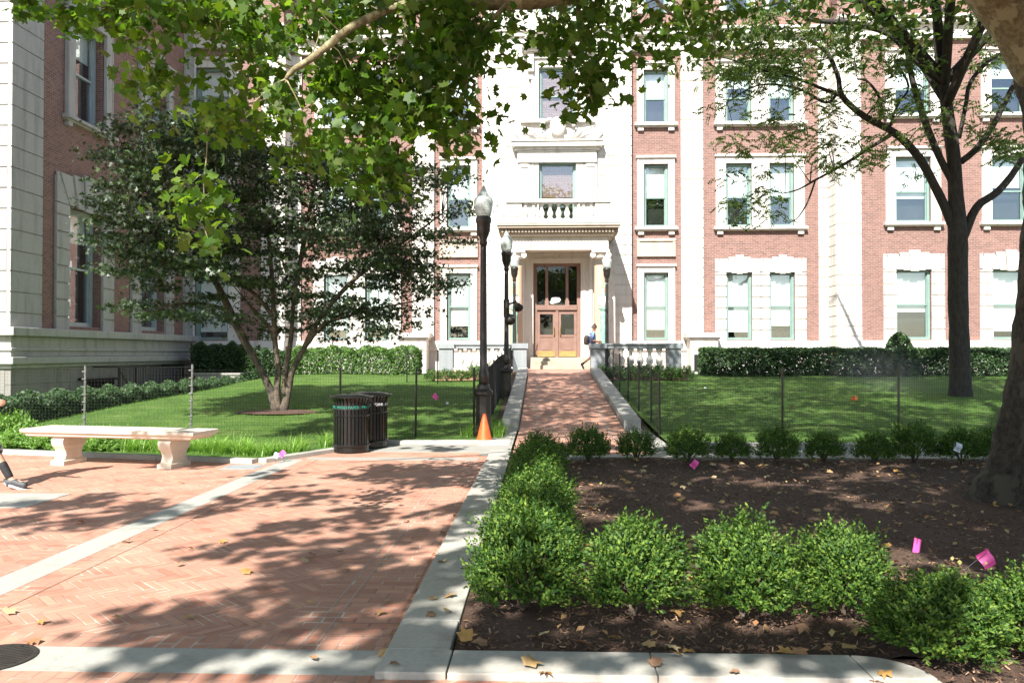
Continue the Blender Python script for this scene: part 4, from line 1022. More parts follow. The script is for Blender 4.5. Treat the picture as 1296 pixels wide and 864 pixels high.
# ------------------------------------------------------------------ fences
def zground(x, y):
    if -1.05 < x < 2.25: return walk_z(y)
    return lawn_z(x, y) if y > 14 else 0.0
def fence(pts, h, lab, posts, mesh=.05, wr=.0013, pm=None, pr=.022, clips=False, mm=None, group=None):
    r = thing('mesh_fence', (pts[0][0], pts[0][1], zground(*pts[0][:2])), lab, 'fence', group); P = [Vector((x, y, 0)) for x, y in pts]
    for x, y in posts:
        z = zground(x, y); b = MB(); lean = rnd.uniform(-.02, .02)
        b.tube([(x, y, z - .05), (x + lean, y, z + h + .04)], pr, 6)
        if clips:
            for i in range(9): b.box(x - .035, x + .035, y - .03, y - .015, z + .1 + i * .14, z + .12 + i * .14)
        build('post', b, pm or M['black'], r)
    b = MB()
    def wire(a, c, rr=wr):
        d = (c - a).normalized(); s_ = d.cross(Vector((0, 0, 1)));
        if s_.length < .1: s_ = Vector((1, 0, 0))
        s_.normalize(); u = d.cross(s_); q = [s_ * rr, (-s_ * .5 + u * .87) * rr, (-s_ * .5 - u * .87) * rr]
        b.add([a + k for k in q] + [c + k for k in q], [(0, 1, 4, 3), (1, 2, 5, 4), (2, 0, 3, 5)])
    for A, B in zip(P, P[1:]):
        L = (B - A).length; n = max(1, int(L / mesh))
        for i in range(n + 1):
            q = A.lerp(B, i / n); z = zground(q.x, q.y); wire(Vector((q.x, q.y, z + .02)), Vector((q.x, q.y, z + h - .03)))
        m_ = max(1, int(L / .8)); k = 0; hz = .03
        while hz < h:
            for i in range(m_):
                a, c = A.lerp(B, i / m_), A.lerp(B, (i + 1) / m_)
                wire(Vector((a.x, a.y, zground(a.x, a.y) + hz)), Vector((c.x, c.y, zground(c.x, c.y) + hz)), wr * (2.2 if hz + mesh * 1.01 >= h else 1))
            hz += mesh
    build('mesh_panel', b, mm or M['blackmatte'], r)
pp = lambda px, py, Y: (atY(px, py, Y).x, Y)
Lf = [pp(-60, 500, 14.9), pp(107, 500, 14.9), pp(242, 500, 15.0)]
fence(Lf, 1.30, 'tall zinc post mesh fence behind the stone bench', [pp(107, 500, 14.9), pp(242, 500, 15.0)], .06, .0012, M['zinc'], .02, True, M['wire'])
Lm = [pp(242.5, 500, 15.0), pp(430, 500, 15.0), pp(526, 500, 15.0), (-1.12, 15.3), (-1.12, 17.4)]
fence(Lm, 1.24, 'black mesh fence across the left lawn behind the litter bins', [pp(430, 500, 15.0), pp(526, 500, 15.0), pp(600, 500, 15.25)], .05, .0013)
yl = [17.5, 19.2, 21.2, 23.4, 25.8, 28.2, 30.2]
fence([(-1.12, y) for y in yl], 1.22, 'black mesh fence running up the left side of the ramp', [(-1.12, y) for y in yl], .05, .0035)
yr = [15.75, 17.6, 19.8, 22.2, 24.6, 27, 29.6]
fx_ = [pp(835, 500, 15.75)] + [(2.32, y) for y in yr[1:]]
fence(fx_, 1.15, 'black mesh fence running up the right side of the ramp', fx_[1:], .05, .0013)
pr_ = [pp(835, 500, 15.75), pp(990, 500, 16.2), pp(1137, 500, 16.7), pp(1290, 500, 17.3), (14.5, 19)]
fence(pr_, 1.2, 'black mesh fence across the right lawn behind the small shrubs', pr_[:3] + pr_[4:], .05, .0018)
fence([pp(515, 450, 29), pp(554, 450, 28.4), pp(590, 450, 28.2)], 1.15, 'thin far fence in front of the left balustrade shrubs', [pp(515, 450, 29), pp(554, 450, 28.4)], .05, .001)

# ------------------------------------------------------------------ marker flags
def flag(px, py, gx, gy, m, lab, s=.10, tilt=.3, rot=0, gz=None, grp='small marker flags in the ground', wx=1.0):
    """pole foot at photo (gx,gy) on the ground, flag centred at photo (px,py)"""
    g = atZ(gx, gy, gz if gz is not None else .03)
    for _ in range(4): g = atZ(gx, gy, zground(g.x, g.y) if gz is None and g.y > 14.2 else (gz if gz is not None else .03))
    top = atY(px, py, g.y - .0)
    r = thing('marker_flag', tuple(g), lab, 'marker flag', grp)
    b = MB(); b.tube([g - Vector((0, 0, .03)), top + Vector((0, 0, s * .4))], .0022, 5); build('wire_stem', b, M['wire'], r)
    b = MB(); n = 6; c, s_ = math.cos(rot), math.sin(rot); vs = []
    for i in range(n + 1):
        u = i / n - .5; wv = .012 * math.sin(i * 1.3)
        for v in (-.4, .4):
            x = u * s * wx; z = v * s * (1 - .15 * i / n); x2, z2 = x * c - z * s_, x * s_ + z * c; vs.append((top.x + x2, top.y + wv, top.z + z2)); vs.append((top.x + x2, top.y + wv + .0015, top.z + z2))
    fs = []
    for i in range(n): a = i * 4; e = a + 4; fs += [(a, e, e + 2, a + 2), (a + 1, a + 3, e + 3, e + 1), (a, a + 1, e + 1, e), (a + 2, e + 2, e + 3, a + 3)]
    b.add(vs, fs); f = build('flag', b, m, r)
    return r
flag(879, 587, 872, 600, M['pink'], 'pink marker flag just in front of the back row of shrubs', .11, rot=.9, gz=.03)
flag(1161, 690, 1158, 735, M['pink'], 'pink marker flag seen edge on in the mulch bed', .13, rot=-.15, gz=.03, wx=.42)
flag(1249, 708, 1212, 722, M['pink'], 'leaning pink marker flag with faint print at the right of the mulch bed', .13, rot=-1.0, gz=.03)
flag(1213, 566, 1211, 594, M['white'], 'white marker flag by the shrubs near the big tree trunk', .12, rot=1.2, gz=.03)
flag(357, 574, 360, 582, M['pink'], 'pink marker flag in the strappy plants by the plaza kerb', .10, rot=.8, gz=.03)
flag(349, 576, 349, 584, M['white'], 'white marker flag beside the pink one in the strappy plants', .08, rot=1.2, gz=.03)
flag(551, 502, 549, 515, M['pink'], 'pink marker flag on the left lawn', .16, rot=-.8)
flag(566, 510, 566, 516, M['white'], 'tiny white marker flag on the left lawn', .07, rot=0)
flag(1211, 497, 1211, 503, M['pink'], 'pink marker flag at the foot of the locust tree', .16, rot=1.4)
flag(1081, 504, 1079, 510, M['orangeflag'], 'orange marker flag on the right lawn', .16, rot=.3)
flag(879, 493, 878, 499, M['white'], 'left one of two white marker flags on the right lawn', .13, rot=1.0)
flag(892, 493, 891, 499, M['white'], 'right one of two white marker flags on the right lawn', .15, rot=.9)
flag(654, 481, 654, 487, M['pink'], 'pink marker flag tucked behind the fence left of the ramp', .14, rot=-.8, gz=.5)

# ------------------------------------------------------------------ small plants
def boxwood_mesh(seed, rx, rz, nspr, leafsize, per=11, spike=.1, tpl=DIAM):
    r = np.random.default_rng(seed)
    a = r.uniform(0, 6.283, nspr); ct = r.uniform(-.25, 1, nspr); st = np.sqrt(1 - ct ** 2)
    d = np.stack([np.cos(a) * st, np.sin(a) * st, ct], 1)
    lump = 1 + .13 * np.sin(3 * a + seed) + .11 * np.sin(5 * a + 2 * ct * 3 + seed) * st
    base = d * np.array([rx, rx, rz]) * (r.uniform(.55, .93, nspr) * lump)[:, None]; base[:, 2] += rz * .42
    base[:, 2] = np.maximum(base[:, 2], .03)
    dr = d + np.array([0, 0, .75]) + r.normal(size=(nspr, 3)) * .22; dr /= np.linalg.norm(dr, axis=1)[:, None]
    L = r.uniform(.5, 1.3, nspr) * spike
    t = (np.arange(per) + .5) / per
    T = base[:, None, :] + dr[:, None, :] * (t[None, :, None] * L[:, None, None])
    side = r.normal(size=(nspr, per, 3)); side -= (side * dr[:, None, :]).sum(2, keepdims=True) * dr[:, None, :]; side /= np.linalg.norm(side, axis=2)[..., None]
    T = T + side * leafsize * .45
    ydir = dr[:, None, :] * .75 + side * .8; ydir /= np.linalg.norm(ydir, axis=2)[..., None]
    nn = np.cross(ydir, np.cross(side + np.array([0, 0, .3]), ydir)); nn = nn + r.normal(size=nn.shape) * .15; nn /= np.linalg.norm(nn, axis=2)[..., None]
    xx = np.cross(ydir, nn); xx /= np.linalg.norm(xx, axis=2)[..., None]; nn = np.cross(xx, ydir)
    Rm = np.stack([xx, ydir, nn], axis=3).reshape(-1, 3, 3); T = T.reshape(-1, 3)
    return instances(tpl, T, Rm, leafsize * (1 + r.uniform(-.3, .3, len(T))))
def stems_mb(seed, rx, rz):
    rr = random.Random(seed); b = MB()
    for i in range(9):
        a = rr.uniform(0, 6.28); q = Vector((math.cos(a) * rx * .55, math.sin(a) * rx * .55, rz * rr.uniform(.6, 1.0)))
        b.tube([(0, 0, -.03), q * .35 + Vector((0, 0, .02)), q], [.014, .01, .005], 5)
    return b
PROTO = {}
def shrub_proto(key, seed, rx, rz, nspr, leaf, per, spike, m):
    V, F = boxwood_mesh(seed, rx, rz, nspr, leaf, per, spike)
    o = bpy.data.objects.new('shrub', None)
    me = bpy.data.meshes.new('foliage'); me.vertices.add(len(V)); me.vertices.foreach_set('co', V.ravel()); k = F.shape[1]
    me.loops.add(F.size); me.loops.foreach_set('vertex_index', F.ravel().astype(np.int32)); me.polygons.add(len(F))
    me.polygons.foreach_set('loop_start', np.arange(0, F.size, k, dtype=np.int32)); me.polygons.foreach_set('loop_total', np.full(len(F), k, dtype=np.int32)); me.update(calc_edges=True); me.materials.append(m)
    sb = stems_mb(seed, rx, rz); ms = bpy.data.meshes.new('stems'); ms.from_pydata([tuple(v) for v in sb.v], [], sb.f); ms.materials.append(M['maple_bark'])
    PROTO[key] = (me, ms)
def shrub(key, x, y, z, s, lab, group, cat='shrub', rz=None, sc=None):
    me, ms = PROTO[key]; r = thing('shrub', (x, y, z), lab, cat, group, rz if rz is not None else rnd.uniform(0, 6.28)); r.scale = sc or (s, s, s)
    for nm, d in (('foliage', me), ('stems', ms)):
        o = bpy.data.objects.new(nm, d); COL.objects.link(o); o.parent = r
    return r
for i in range(3): shrub_proto(('near', i), 20 + i, .27, .36, 1000, .027, 13, .145, M['box_leaf'])
for i in range(3): shrub_proto(('far', i), 40 + i, .32, .36, 760, .030, 10, .12, M['box_leaf'])
for i in range(3): shrub_proto(('tiny', i), 60 + i, .30, .34, 260, .05, 6, .11, M['yew_leaf'])
front = [(662, 792, 1.10, 'corner boxwood shrub where the two bed edges meet'), (806, 795, 1.0, 'front row boxwood shrub, second from the corner'), (948, 800, 1.02, 'front row boxwood shrub, middle of the row'),
         (1076, 798, .93, 'front row boxwood shrub with a dry leaf caught on its side'), (1205, 858, 1.0, 'front row boxwood shrub spilling over the rounded kerb'), (1322, 850, .95, 'front row boxwood shrub cut by the right edge')]
for i, (px, py, s, lab) in enumerate(front):
    p = atZ(px, py - 14, .03); p.y += .12; fz = (1, 1, 1, 1, .78, .8)[i]
    shrub(('near', i % 3), p.x, p.y, .03, s, lab, 'boxwood shrubs edging the mulch bed', sc=(s * 1.0, s * 1.0, s * fz))
for i, (x, y) in enumerate([(-.04, 5.95), (-.06, 6.9), (-.06, 7.9), (-.04, 9.0), (-.05, 10.2), (-.03, 11.4)]):
    lab = ['side row boxwood shrub just behind the corner one', 'side row boxwood shrub, third from the corner', 'side row boxwood shrub halfway back', 'side row boxwood shrub, third from the far end', 'side row boxwood shrub, second from the far end', 'side row boxwood shrub at the far end, nearest the ramp'][i]
    shrub(('near' if i < 2 else 'far', i % 3), x, y, .03, 1.0, lab, 'boxwood shrubs edging the mulch bed', sc=(1.08, 1.08, .86))
bk = [(744, 1.0), (805, .9), (868, .98), (925, .8), (980, .98), (1040, .85), (1100, .86), (1152, 1.0), (1206, .98), (1256, 1.0)]
names = ['round dark boxwood shrub standing alone in front of the ramp', 'small boxwood shrub right of the lone round one', 'wide boxwood shrub behind the pink flag', 'low thin boxwood shrub in the back row', 'bright tipped boxwood shrub in front of the second lawn fence post', 'squat dark boxwood shrub in the back row, left of the third fence post', 'round dark boxwood shrub just left of the third lawn fence post',
         'taller boxwood shrub at the foot of the third lawn fence post', 'dark boxwood shrub behind the white flag', 'dark boxwood shrub half hidden by the big trunk']
for i, (px, s) in enumerate(bk):
    p = atZ(px, 582, .03); shrub(('far', i % 3), p.x, 12.15 + (i % 2) * .1, .03, s, names[i], 'boxwood shrubs edging the mulch bed', sc=(s * 1.0, s * 1.0, s * (1.02 if i == 7 else .92)))
ORD = ['first', 'second', 'third', 'fourth', 'fifth', 'sixth', 'seventh', 'eighth', 'ninth', 'tenth', 'eleventh', 'twelfth', 'thirteenth', 'fourteenth', 'fifteenth']
# shrubs by the balustrades
for i in range(7):
    x = atY(765 + 17 * i, 470, 29.9).x; shrub(('tiny', i % 3), x, 29.9, zground(x, 29.9), 1, 'low dark shrub in front of the right balustrade, %s from the ramp' % ORD[i], 'low shrubs along the right balustrade', sc=(1.1, 1.0, 1.15))
for i in range(6):
    x = atY(548 + 17.5 * i, 470, 29.6).x; shrub(('tiny', i % 3), x, 29.7, zground(x, 29.7), 1, 'low bright shrub in front of the left balustrade, %s from its far left end' % ORD[i], 'low shrubs along the left balustrade', sc=(1.1, 1.0, 1.2 if i > 2 else .9))

def hedge(x0, x1, y0, y1, zb, zt, m, lab, n, leaf, group=None, wob=.06, seed=1, zbf=None, dome=False, thin=0):
    r = np.random.default_rng(seed); c = thing('hedge', ((x0 + x1) / 2, (y0 + y1) / 2, zb), lab, 'hedge', group)
    # points spread through a shell of the box volume
    T = []
    for _ in range(6):
        q = r.uniform(0, 1, (n, 3)); d = np.minimum(np.minimum(q[:, 0] * (x1 - x0), (1 - q[:, 0]) * (x1 - x0)), np.minimum(np.minimum(q[:, 1] * (y1 - y0), (1 - q[:, 1]) * (y1 - y0)), (1 - q[:, 2]) * (zt - zb)))
        keep = r.uniform(size=n) < np.exp(-d / .16) ; T.append(q[keep])
        if sum(len(t) for t in T) > n: break
    q = np.concatenate(T)[:n]
    X = x0 + q[:, 0] * (x1 - x0); Y = y0 + q[:, 1] * (y1 - y0)
    base = np.array([zbf(a, b_) for a, b_ in zip(X, Y)]) if zbf else np.full(len(X), zb); H = zt - zb
    Z = base + q[:, 2] * H
    k = 1 + wob * (np.sin(X * 4.1 + Z * 3) + np.sin(X * 9.3 + Y * 5)); Z = base + (Z - base) * k; Y = Y + (np.sin(X * 5 + Z * 6) * wob)
    if thin: 
        low = (Z - base) < .35 * H; keep = ~low | (r.uniform(size=len(X)) < 1 - thin); X, Y, Z = X[keep], Y[keep], Z[keep]
    T = np.stack([X, Y, Z], 1)
    V, F = leaves(DIAM, T, leaf, .5, r, face=np.array([0, -.6, .2])); np_mesh('foliage', V, F, m, c)
    b = MB(); rr = random.Random(seed)
    k = int((x1 - x0 + y1 - y0) / .35)
    for i in range(k):
        x = x0 + (x1 - x0) * (i + .5) / k + rr.uniform(-.05, .05); y = y0 + (y1 - y0) * ((i + .5) / k if (y1 - y0) > (x1 - x0) else .5); z = zbf(x, y) if zbf else zb
        b.tube([(x, y, z - .05), (x + rr.uniform(-.1, .1), y, z + H * .5), (x + rr.uniform(-.15, .15), y, z + H * .85)], [.03, .02, .01], 5)
    build('stems', b, M['locust_bark'], c)
    return c
hx0, hx1 = atY(372, 460, 33.8).x, atY(531, 460, 33.8).x
hedge(hx0, hx1, 33.4, 34.6, .68, 1.82, M['yew_leaf'], 'sunlit clipped green hedge on the left lawn in front of the building', 17000, .10, seed=5)
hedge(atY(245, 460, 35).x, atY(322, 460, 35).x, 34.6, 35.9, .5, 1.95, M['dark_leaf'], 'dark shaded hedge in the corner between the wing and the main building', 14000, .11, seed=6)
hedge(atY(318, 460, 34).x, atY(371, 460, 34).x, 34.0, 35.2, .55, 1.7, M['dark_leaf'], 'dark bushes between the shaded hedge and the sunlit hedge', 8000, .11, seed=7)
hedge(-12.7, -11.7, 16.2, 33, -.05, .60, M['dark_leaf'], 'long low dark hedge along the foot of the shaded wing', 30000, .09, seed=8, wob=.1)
hedge(-16, -13.2, 13.2, 16.5, 0, .5, M['dark_leaf'], 'low dark shrubs at the left edge behind the bench', 12000, .08, seed=9)
rh0, rh1 = atY(888, 460, 33).x, atY(1290, 460, 33).x
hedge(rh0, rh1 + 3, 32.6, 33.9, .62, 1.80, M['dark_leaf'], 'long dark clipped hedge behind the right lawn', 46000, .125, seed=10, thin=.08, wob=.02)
p = atY(1138, 440, 34.6); r = thing('topiary_shrub', (p.x, 34.6, .7), 'dark domed topiary shrub rising above the right hedge', 'shrub')
rr_ = np.random.default_rng(4); d = rr_.normal(size=(5200, 3)); d /= np.linalg.norm(d, axis=1)[:, None]; d[:, 2] = np.abs(d[:, 2]); T = d * np.array([.68, .68, 1.72]) * (rr_.uniform(.85, 1.0, 5200) ** .5)[:, None]
V, F = leaves(DIAM, T + np.array([p.x, 34.6, .75]), .11, .4, rr_); np_mesh('foliage', V, F, M['dark_leaf'], r); b = MB(); b.tube([(p.x, 34.6, .6), (p.x, 34.6, 2)], .05, 6); build('stems', b, M['locust_bark'], r)
b = MB(); pa_, pb_ = atY(247, 480, 33.2).x, atY(303, 480, 33.2).x
b.box(pa_, pb_, 33.2, 33.6, 0, .72); b.box(pa_ - .05, pb_ + .05, 33.15, 33.65, .72, .80); tag(build('garden_wall', b, M['concrete'], origin=((pa_ + pb_) / 2, 33.4, 0), bevel=.01), 'low pale concrete wall in shade by the wing corner', 'low wall')

# strappy plants and ground cover by the bench
def tuft_mesh(seed, n=110, L=.34):
    r = np.random.default_rng(seed); V = []; F = []
    for i in range(n):
        a = r.uniform(0, 6.28); ln = L * r.uniform(.6, 1.15); out = r.uniform(.25, .95); w_ = .006 * r.uniform(.8, 1.4); bx, by = r.normal(size=2) * .05
        dx, dy = math.cos(a), math.sin(a); k = 4; o = len(V)
        for j in range(k + 1):
            t = j / k; rad_ = out * ln * t ** 1.3; z = ln * (t - .62 * out * t * t); ww = w_ * (1 - t * .85)
            V.append((bx + dx * rad_ - dy * ww, by + dy * rad_ + dx * ww, z)); V.append((bx + dx * rad_ + dy * ww, by + dy * rad_ - dx * ww, z))
        for j in range(k): F.append((o + 2 * j, o + 2 * j + 1, o + 2 * j + 3, o + 2 * j + 2))
    return np.array(V), np.array(F)
TUFT = []
for i in range(3):
    V, F = tuft_mesh(70 + i); o = np_mesh('tuft_source', V, F, M['lily_leaf']); TUFT.append(o.data); bpy.data.objects.remove(o)
def tuft(x, y, s, lab, grp):
    o = bpy.data.objects.new('strappy_plant', TUFT[rnd.randrange(3)]); COL.objects.link(o); o.location = (x, y, .03); o.scale = (s, s, s); o.rotation_euler = (0, 0, rnd.uniform(0, 6)); tag(o, lab, 'plant', grp)
for i in range(38):
    t = rnd.random(); x = -6.6 + t * 3.0; yf = yfront_left(x); tuft(x, yf + rnd.uniform(.18, .75), rnd.uniform(.75, 1.15), 'bright green strappy plant behind the planting kerb', 'strappy plants behind the kerb beside the bench')
for x, y in ((-1.35, 15.35), (-1.2, 15.7), (-.85, 15.5), (-.8, 16.0), (-1.3, 16.3), (-.9, 16.5)): tuft(x, y, 1.1, 'dark strappy plant around the foot of the nearest lamp post', 'strappy plants at the nearest lamp post')
shrub_proto(('cover', 0), 81, .32, .28, 480, .045, 7, .12, M['cover_leaf']); shrub_proto(('cover', 1), 82, .32, .28, 480, .045, 7, .12, M['cover_leaf'])
for i in range(15):
    x = -10.2 + i * .27; yf = yfront_left(x)
    if x > -6.5: continue
    shrub(('cover', i % 2), x, yf + .35 + .25 * (i % 2), .02, 1, 'leafy light green low shrub behind the stone bench, %s from the left edge' % ORD[i], 'leafy low shrubs behind the bench', sc=(1, 1, 1.25 if i < 6 else .8))

# grass blades, mulch chips
def blades(name, n, xr, yr, h, m, ok):
    r = np.random.default_rng(5); X = r.uniform(*xr, n); Y = yr[0] + (yr[1] - yr[0]) * r.uniform(0, 1, n) ** 1.6
    keep = [ok(a, b_) for a, b_ in zip(X, Y)]; X, Y = X[keep], Y[keep]; Z = np.array([lawn_z(a, b_) for a, b_ in zip(X, Y)]); T = np.stack([X, Y, Z - .004], 1); k = len(X)
    up = np.stack([r.normal(size=k) * .35, r.normal(size=k) * .35, np.ones(k)], 1); up /= np.linalg.norm(up, axis=1)[:, None]
    a = r.uniform(0, 6.28, k); xx = np.stack([np.cos(a), np.sin(a), np.zeros(k)], 1); xx -= (xx * up).sum(1)[:, None] * up; xx /= np.linalg.norm(xx, axis=1)[:, None]; nn = np.cross(xx, up)
    V, F = instances(TRI, T, np.stack([xx, up, nn], axis=2), h * (1 + r.uniform(-.4, .5, k)))
    return tag(np_mesh(name, V, F, m), 'short mown grass blades', 'grass', kind='stuff')
blades('grass', 120000, (-11, 14), (12.4, 30), .05, M['grassblade'], lambda x, y: (x < -1.02 and y > yfront_left(x) + .17 and x > -y * .62) or (x > 2.26 and y > 14.3))
r_ = np.random.default_rng(9); n = 46000
X = r_.uniform(-.45, 6.5, n); Y = 4.42 + 8.0 * r_.uniform(0, 1, n) ** 1.5; xe = r_.uniform(1.95, 4.5, 5000); X, Y = np.concatenate([X, xe]), np.concatenate([Y, r_.uniform(3.0, 4.6, 5000)])
CH = np.array([(-.5, -.12, 0), (.5, -.1, 0), (.45, .13, .03), (-.48, .1, .03)])
V, F = leaves(CH, np.stack([X, Y, np.full(len(X), .036) + r_.uniform(-.015, .012, len(X))], 1), .022, 1.6, r_, .7)
tag(np_mesh('mulch_chips', V, F, M['chip']), 'shredded dark bark mulch', 'mulch', kind='stuff')

# fallen leaves ------------------------------------------------------
LEAFM = []
for i in range(5):
    v = STAR.copy(); rr = random.Random(i)
    c_, s_ = rr.uniform(.3, .9), rr.uniform(-.4, .4)
    v = np.array([(x, y, z + c_ * (x * x) * 1.1 + s_ * y * y + rr.uniform(-.04, .04)) for x, y, z in v]) if i else v * np.array([1, 1, 2.0])
    V = np.vstack([[0, 0, .0], v]); k = len(v); F = np.array([(0, 1 + j, 1 + (j + 1) % k) for j in range(k)])
    o = np_mesh('leaf_source', V, F, M['dry_leaf'], offset=False); LEAFM.append(o.data); bpy.data.objects.remove(o)
for i in range(5): pass
DRY = []
for i, c in enumerate([(.50, .32, .14), (.58, .43, .24), (.36, .19, .09), (.46, .26, .08), (.30, .17, .10)]):
    m = mat('dry_leaf_tone', c, tuple(x * .7 for x in c), 30, .7); DRY.append(m)
def fallen(x, y, z, s, lab, grp):
    k = rnd.randrange(5); me = LEAFM[k]
    key = (k, rnd.randrange(5))
    if key not in PROTO: m2 = me.copy(); m2.materials.clear(); m2.materials.append(DRY[key[1]]); PROTO[key] = m2
    o = bpy.data.objects.new('fallen_leaf', PROTO[key]); COL.objects.link(o); o.location = (x, y, z); o.scale = (s, s, s); o.rotation_euler = (rnd.uniform(-.35, .35), rnd.uniform(-.35, .35), rnd.uniform(0, 6.28)); tag(o, lab, 'fallen leaf', grp)
GL = 'dry fallen leaves on the mulch bed'; cnt = 0
while cnt < 195:
    x = rnd.uniform(-.3, 7); y = 4.5 + 7.7 * rnd.random() ** 1.15
    px, py, _ = proj((x, y, 0))
    if px > 1290: continue
    fallen(x, y, .065, rnd.uniform(.05, .105), 'dry tan leaf lying on the dark mulch bed', GL); cnt += 1
n = 1500; r_ = np.random.default_rng(77); X = r_.uniform(-.3, 8, n); Y = 4.6 + 7.7 * r_.uniform(0, 1, n) ** 1.1; 
V, F = leaves(DIAM, np.stack([X, Y, np.full(len(X), .058)], 1), .05, 2.2, r_, .5)
tag(np_mesh('leaf_litter', V, F, M['dry_leaf']), 'broken bits of dry leaf scattered over the mulch', 'leaf litter', kind='stuff')
for px, py, s in ((672, 836, .11), (708, 830, .0), (822, 815, .08), (872, 822, .07), (995, 826, .10), (1012, 824, .09), (1045, 822, .08), (1075, 818, .11), (1100, 820, .08), (590, 805, .11), (608, 812, .10), (735, 812, .12), (850, 818, .09), (855, 826, .08)):
    if s: p = atZ(px, py, .06); fallen(p.x, p.y, .06, s, 'dry leaf lying close to the front kerb of the mulch bed', 'dry leaves by the front kerb')
GP = 'dry fallen leaves on the brick plaza'
for px, py in ((12, 773), (52, 785), (150, 782), (240, 779), (44, 810), (160, 684), (195, 669), (100, 660), (227, 713), (240, 693), (312, 722), (282, 684), (395, 700), (386, 709), (352, 688), (430, 697), (392, 761), (396, 832), (482, 774), (490, 759), (440, 721), (514, 659), (560, 672), (568, 682), (578, 650), (552, 700), (548, 716), (532, 744), (500, 800), (505, 792), (492, 815), (488, 826), (585, 640), (598, 625), (604, 615), (468, 640), (350, 640), (230, 610), (440, 606), (70, 600), (588, 660), (571, 676), (563, 690)):
    p = atZ(px, py, .02); fallen(p.x, p.y, .022, rnd.uniform(.05, .09) * (1.25 if px > 480 and py > 800 else 1), 'dry curled leaf lying on the brick plaza', GP)
for px, py in ((548, 755), (570, 752), (546, 776), (566, 772), (500, 838), (1120, 850), (830, 838), (690, 849), (930, 848), (1110, 862), (560, 708)):
    p = atZ(px, py, .05); fallen(p.x, p.y, .048, rnd.uniform(.05, .09), 'dry leaf lying on the pale kerb of the bed', 'dry leaves on the bed kerb')
for i in range(26):
    px, py = rnd.choice([(rnd.uniform(260, 620), rnd.uniform(490, 545)), (rnd.uniform(850, 1230), rnd.uniform(490, 540))])
    p = atZ(px, py, .3)
    if p.y < 15.4 or p.y > 31: continue
    z = lawn_z(p.x, p.y); p = atZ(px, py, z); fallen(p.x, p.y, lawn_z(p.x, p.y) + .04, .09, 'dry leaf lying on the lawn', 'dry fallen leaves on the lawns')
for i, (px, py, Y) in enumerate([(1072, 742, 4.86), (950, 700, 4.8), (1013, 712, 4.9), (1093, 830, 4.0), (752, 738, 4.65), (836, 746, 4.65)]):
    pass

# ------------------------------------------------------------------ trees
def curve_pts(pts, n=4):
    """Catmull-Rom through points (x,y,z,r)"""
    P = [Vector(p) if len(p) == 4 else Vector((*p, 0)) for p in pts]; out = []
    for i in range(len(P) - 1):
        a, b_, c, d = P[max(i - 1, 0)], P[i], P[i + 1], P[min(i + 2, len(P) - 1)]
        for k in range(n):
            t = k / n; out.append(.5 * ((2 * b_) + (c - a) * t + (2 * a - 5 * b_ + 4 * c - d) * t * t + (-a + 3 * b_ - 3 * c + d) * t ** 3))
    out.append(P[-1]); return out
def limb(b, pts, seg=8, n=4, jit=.05, rr=None):
    q = curve_pts(pts, n); b.tube([v.to_3d() for v in q], [max(v[3], .003) for v in q], seg, jit, rr); return [(v.to_3d(), v[3]) for v in q]
def twig_to(b, nodes, target, r0=.02, rr=rnd, sag=.1):
    best = min(nodes, key=lambda q: (q[0] - target).length); a = best[0]
    if (a - target).length > 1.9: return []
    m1 = a.lerp(target, .5) + Vector((rr.uniform(-.15, .15), rr.uniform(-.15, .15), rr.uniform(0, .25) + sag)) * min(1, (a - target).length)
    r0 = min(r0 * (.6 + .3 * (a - target).length), max(best[1] * .8, .008)); q = limb(b, [(*a, r0), (*m1, r0 * .7), (*target, r0 * .3)], 5, 3, 0); return q
def px_limb(trace, Yf, fpx=FPX):
    """trace of (px,py,width px, Y)"""
    out = []
    for t in trace:
        Y = t[3] if len(t) > 3 else Yf; p = atY(t[0], t[1], Y); out.append((p.x, p.y, p.z, t[2] / 2 * Y / fpx * (.74 if Yf > 22 else 1)))
    return out

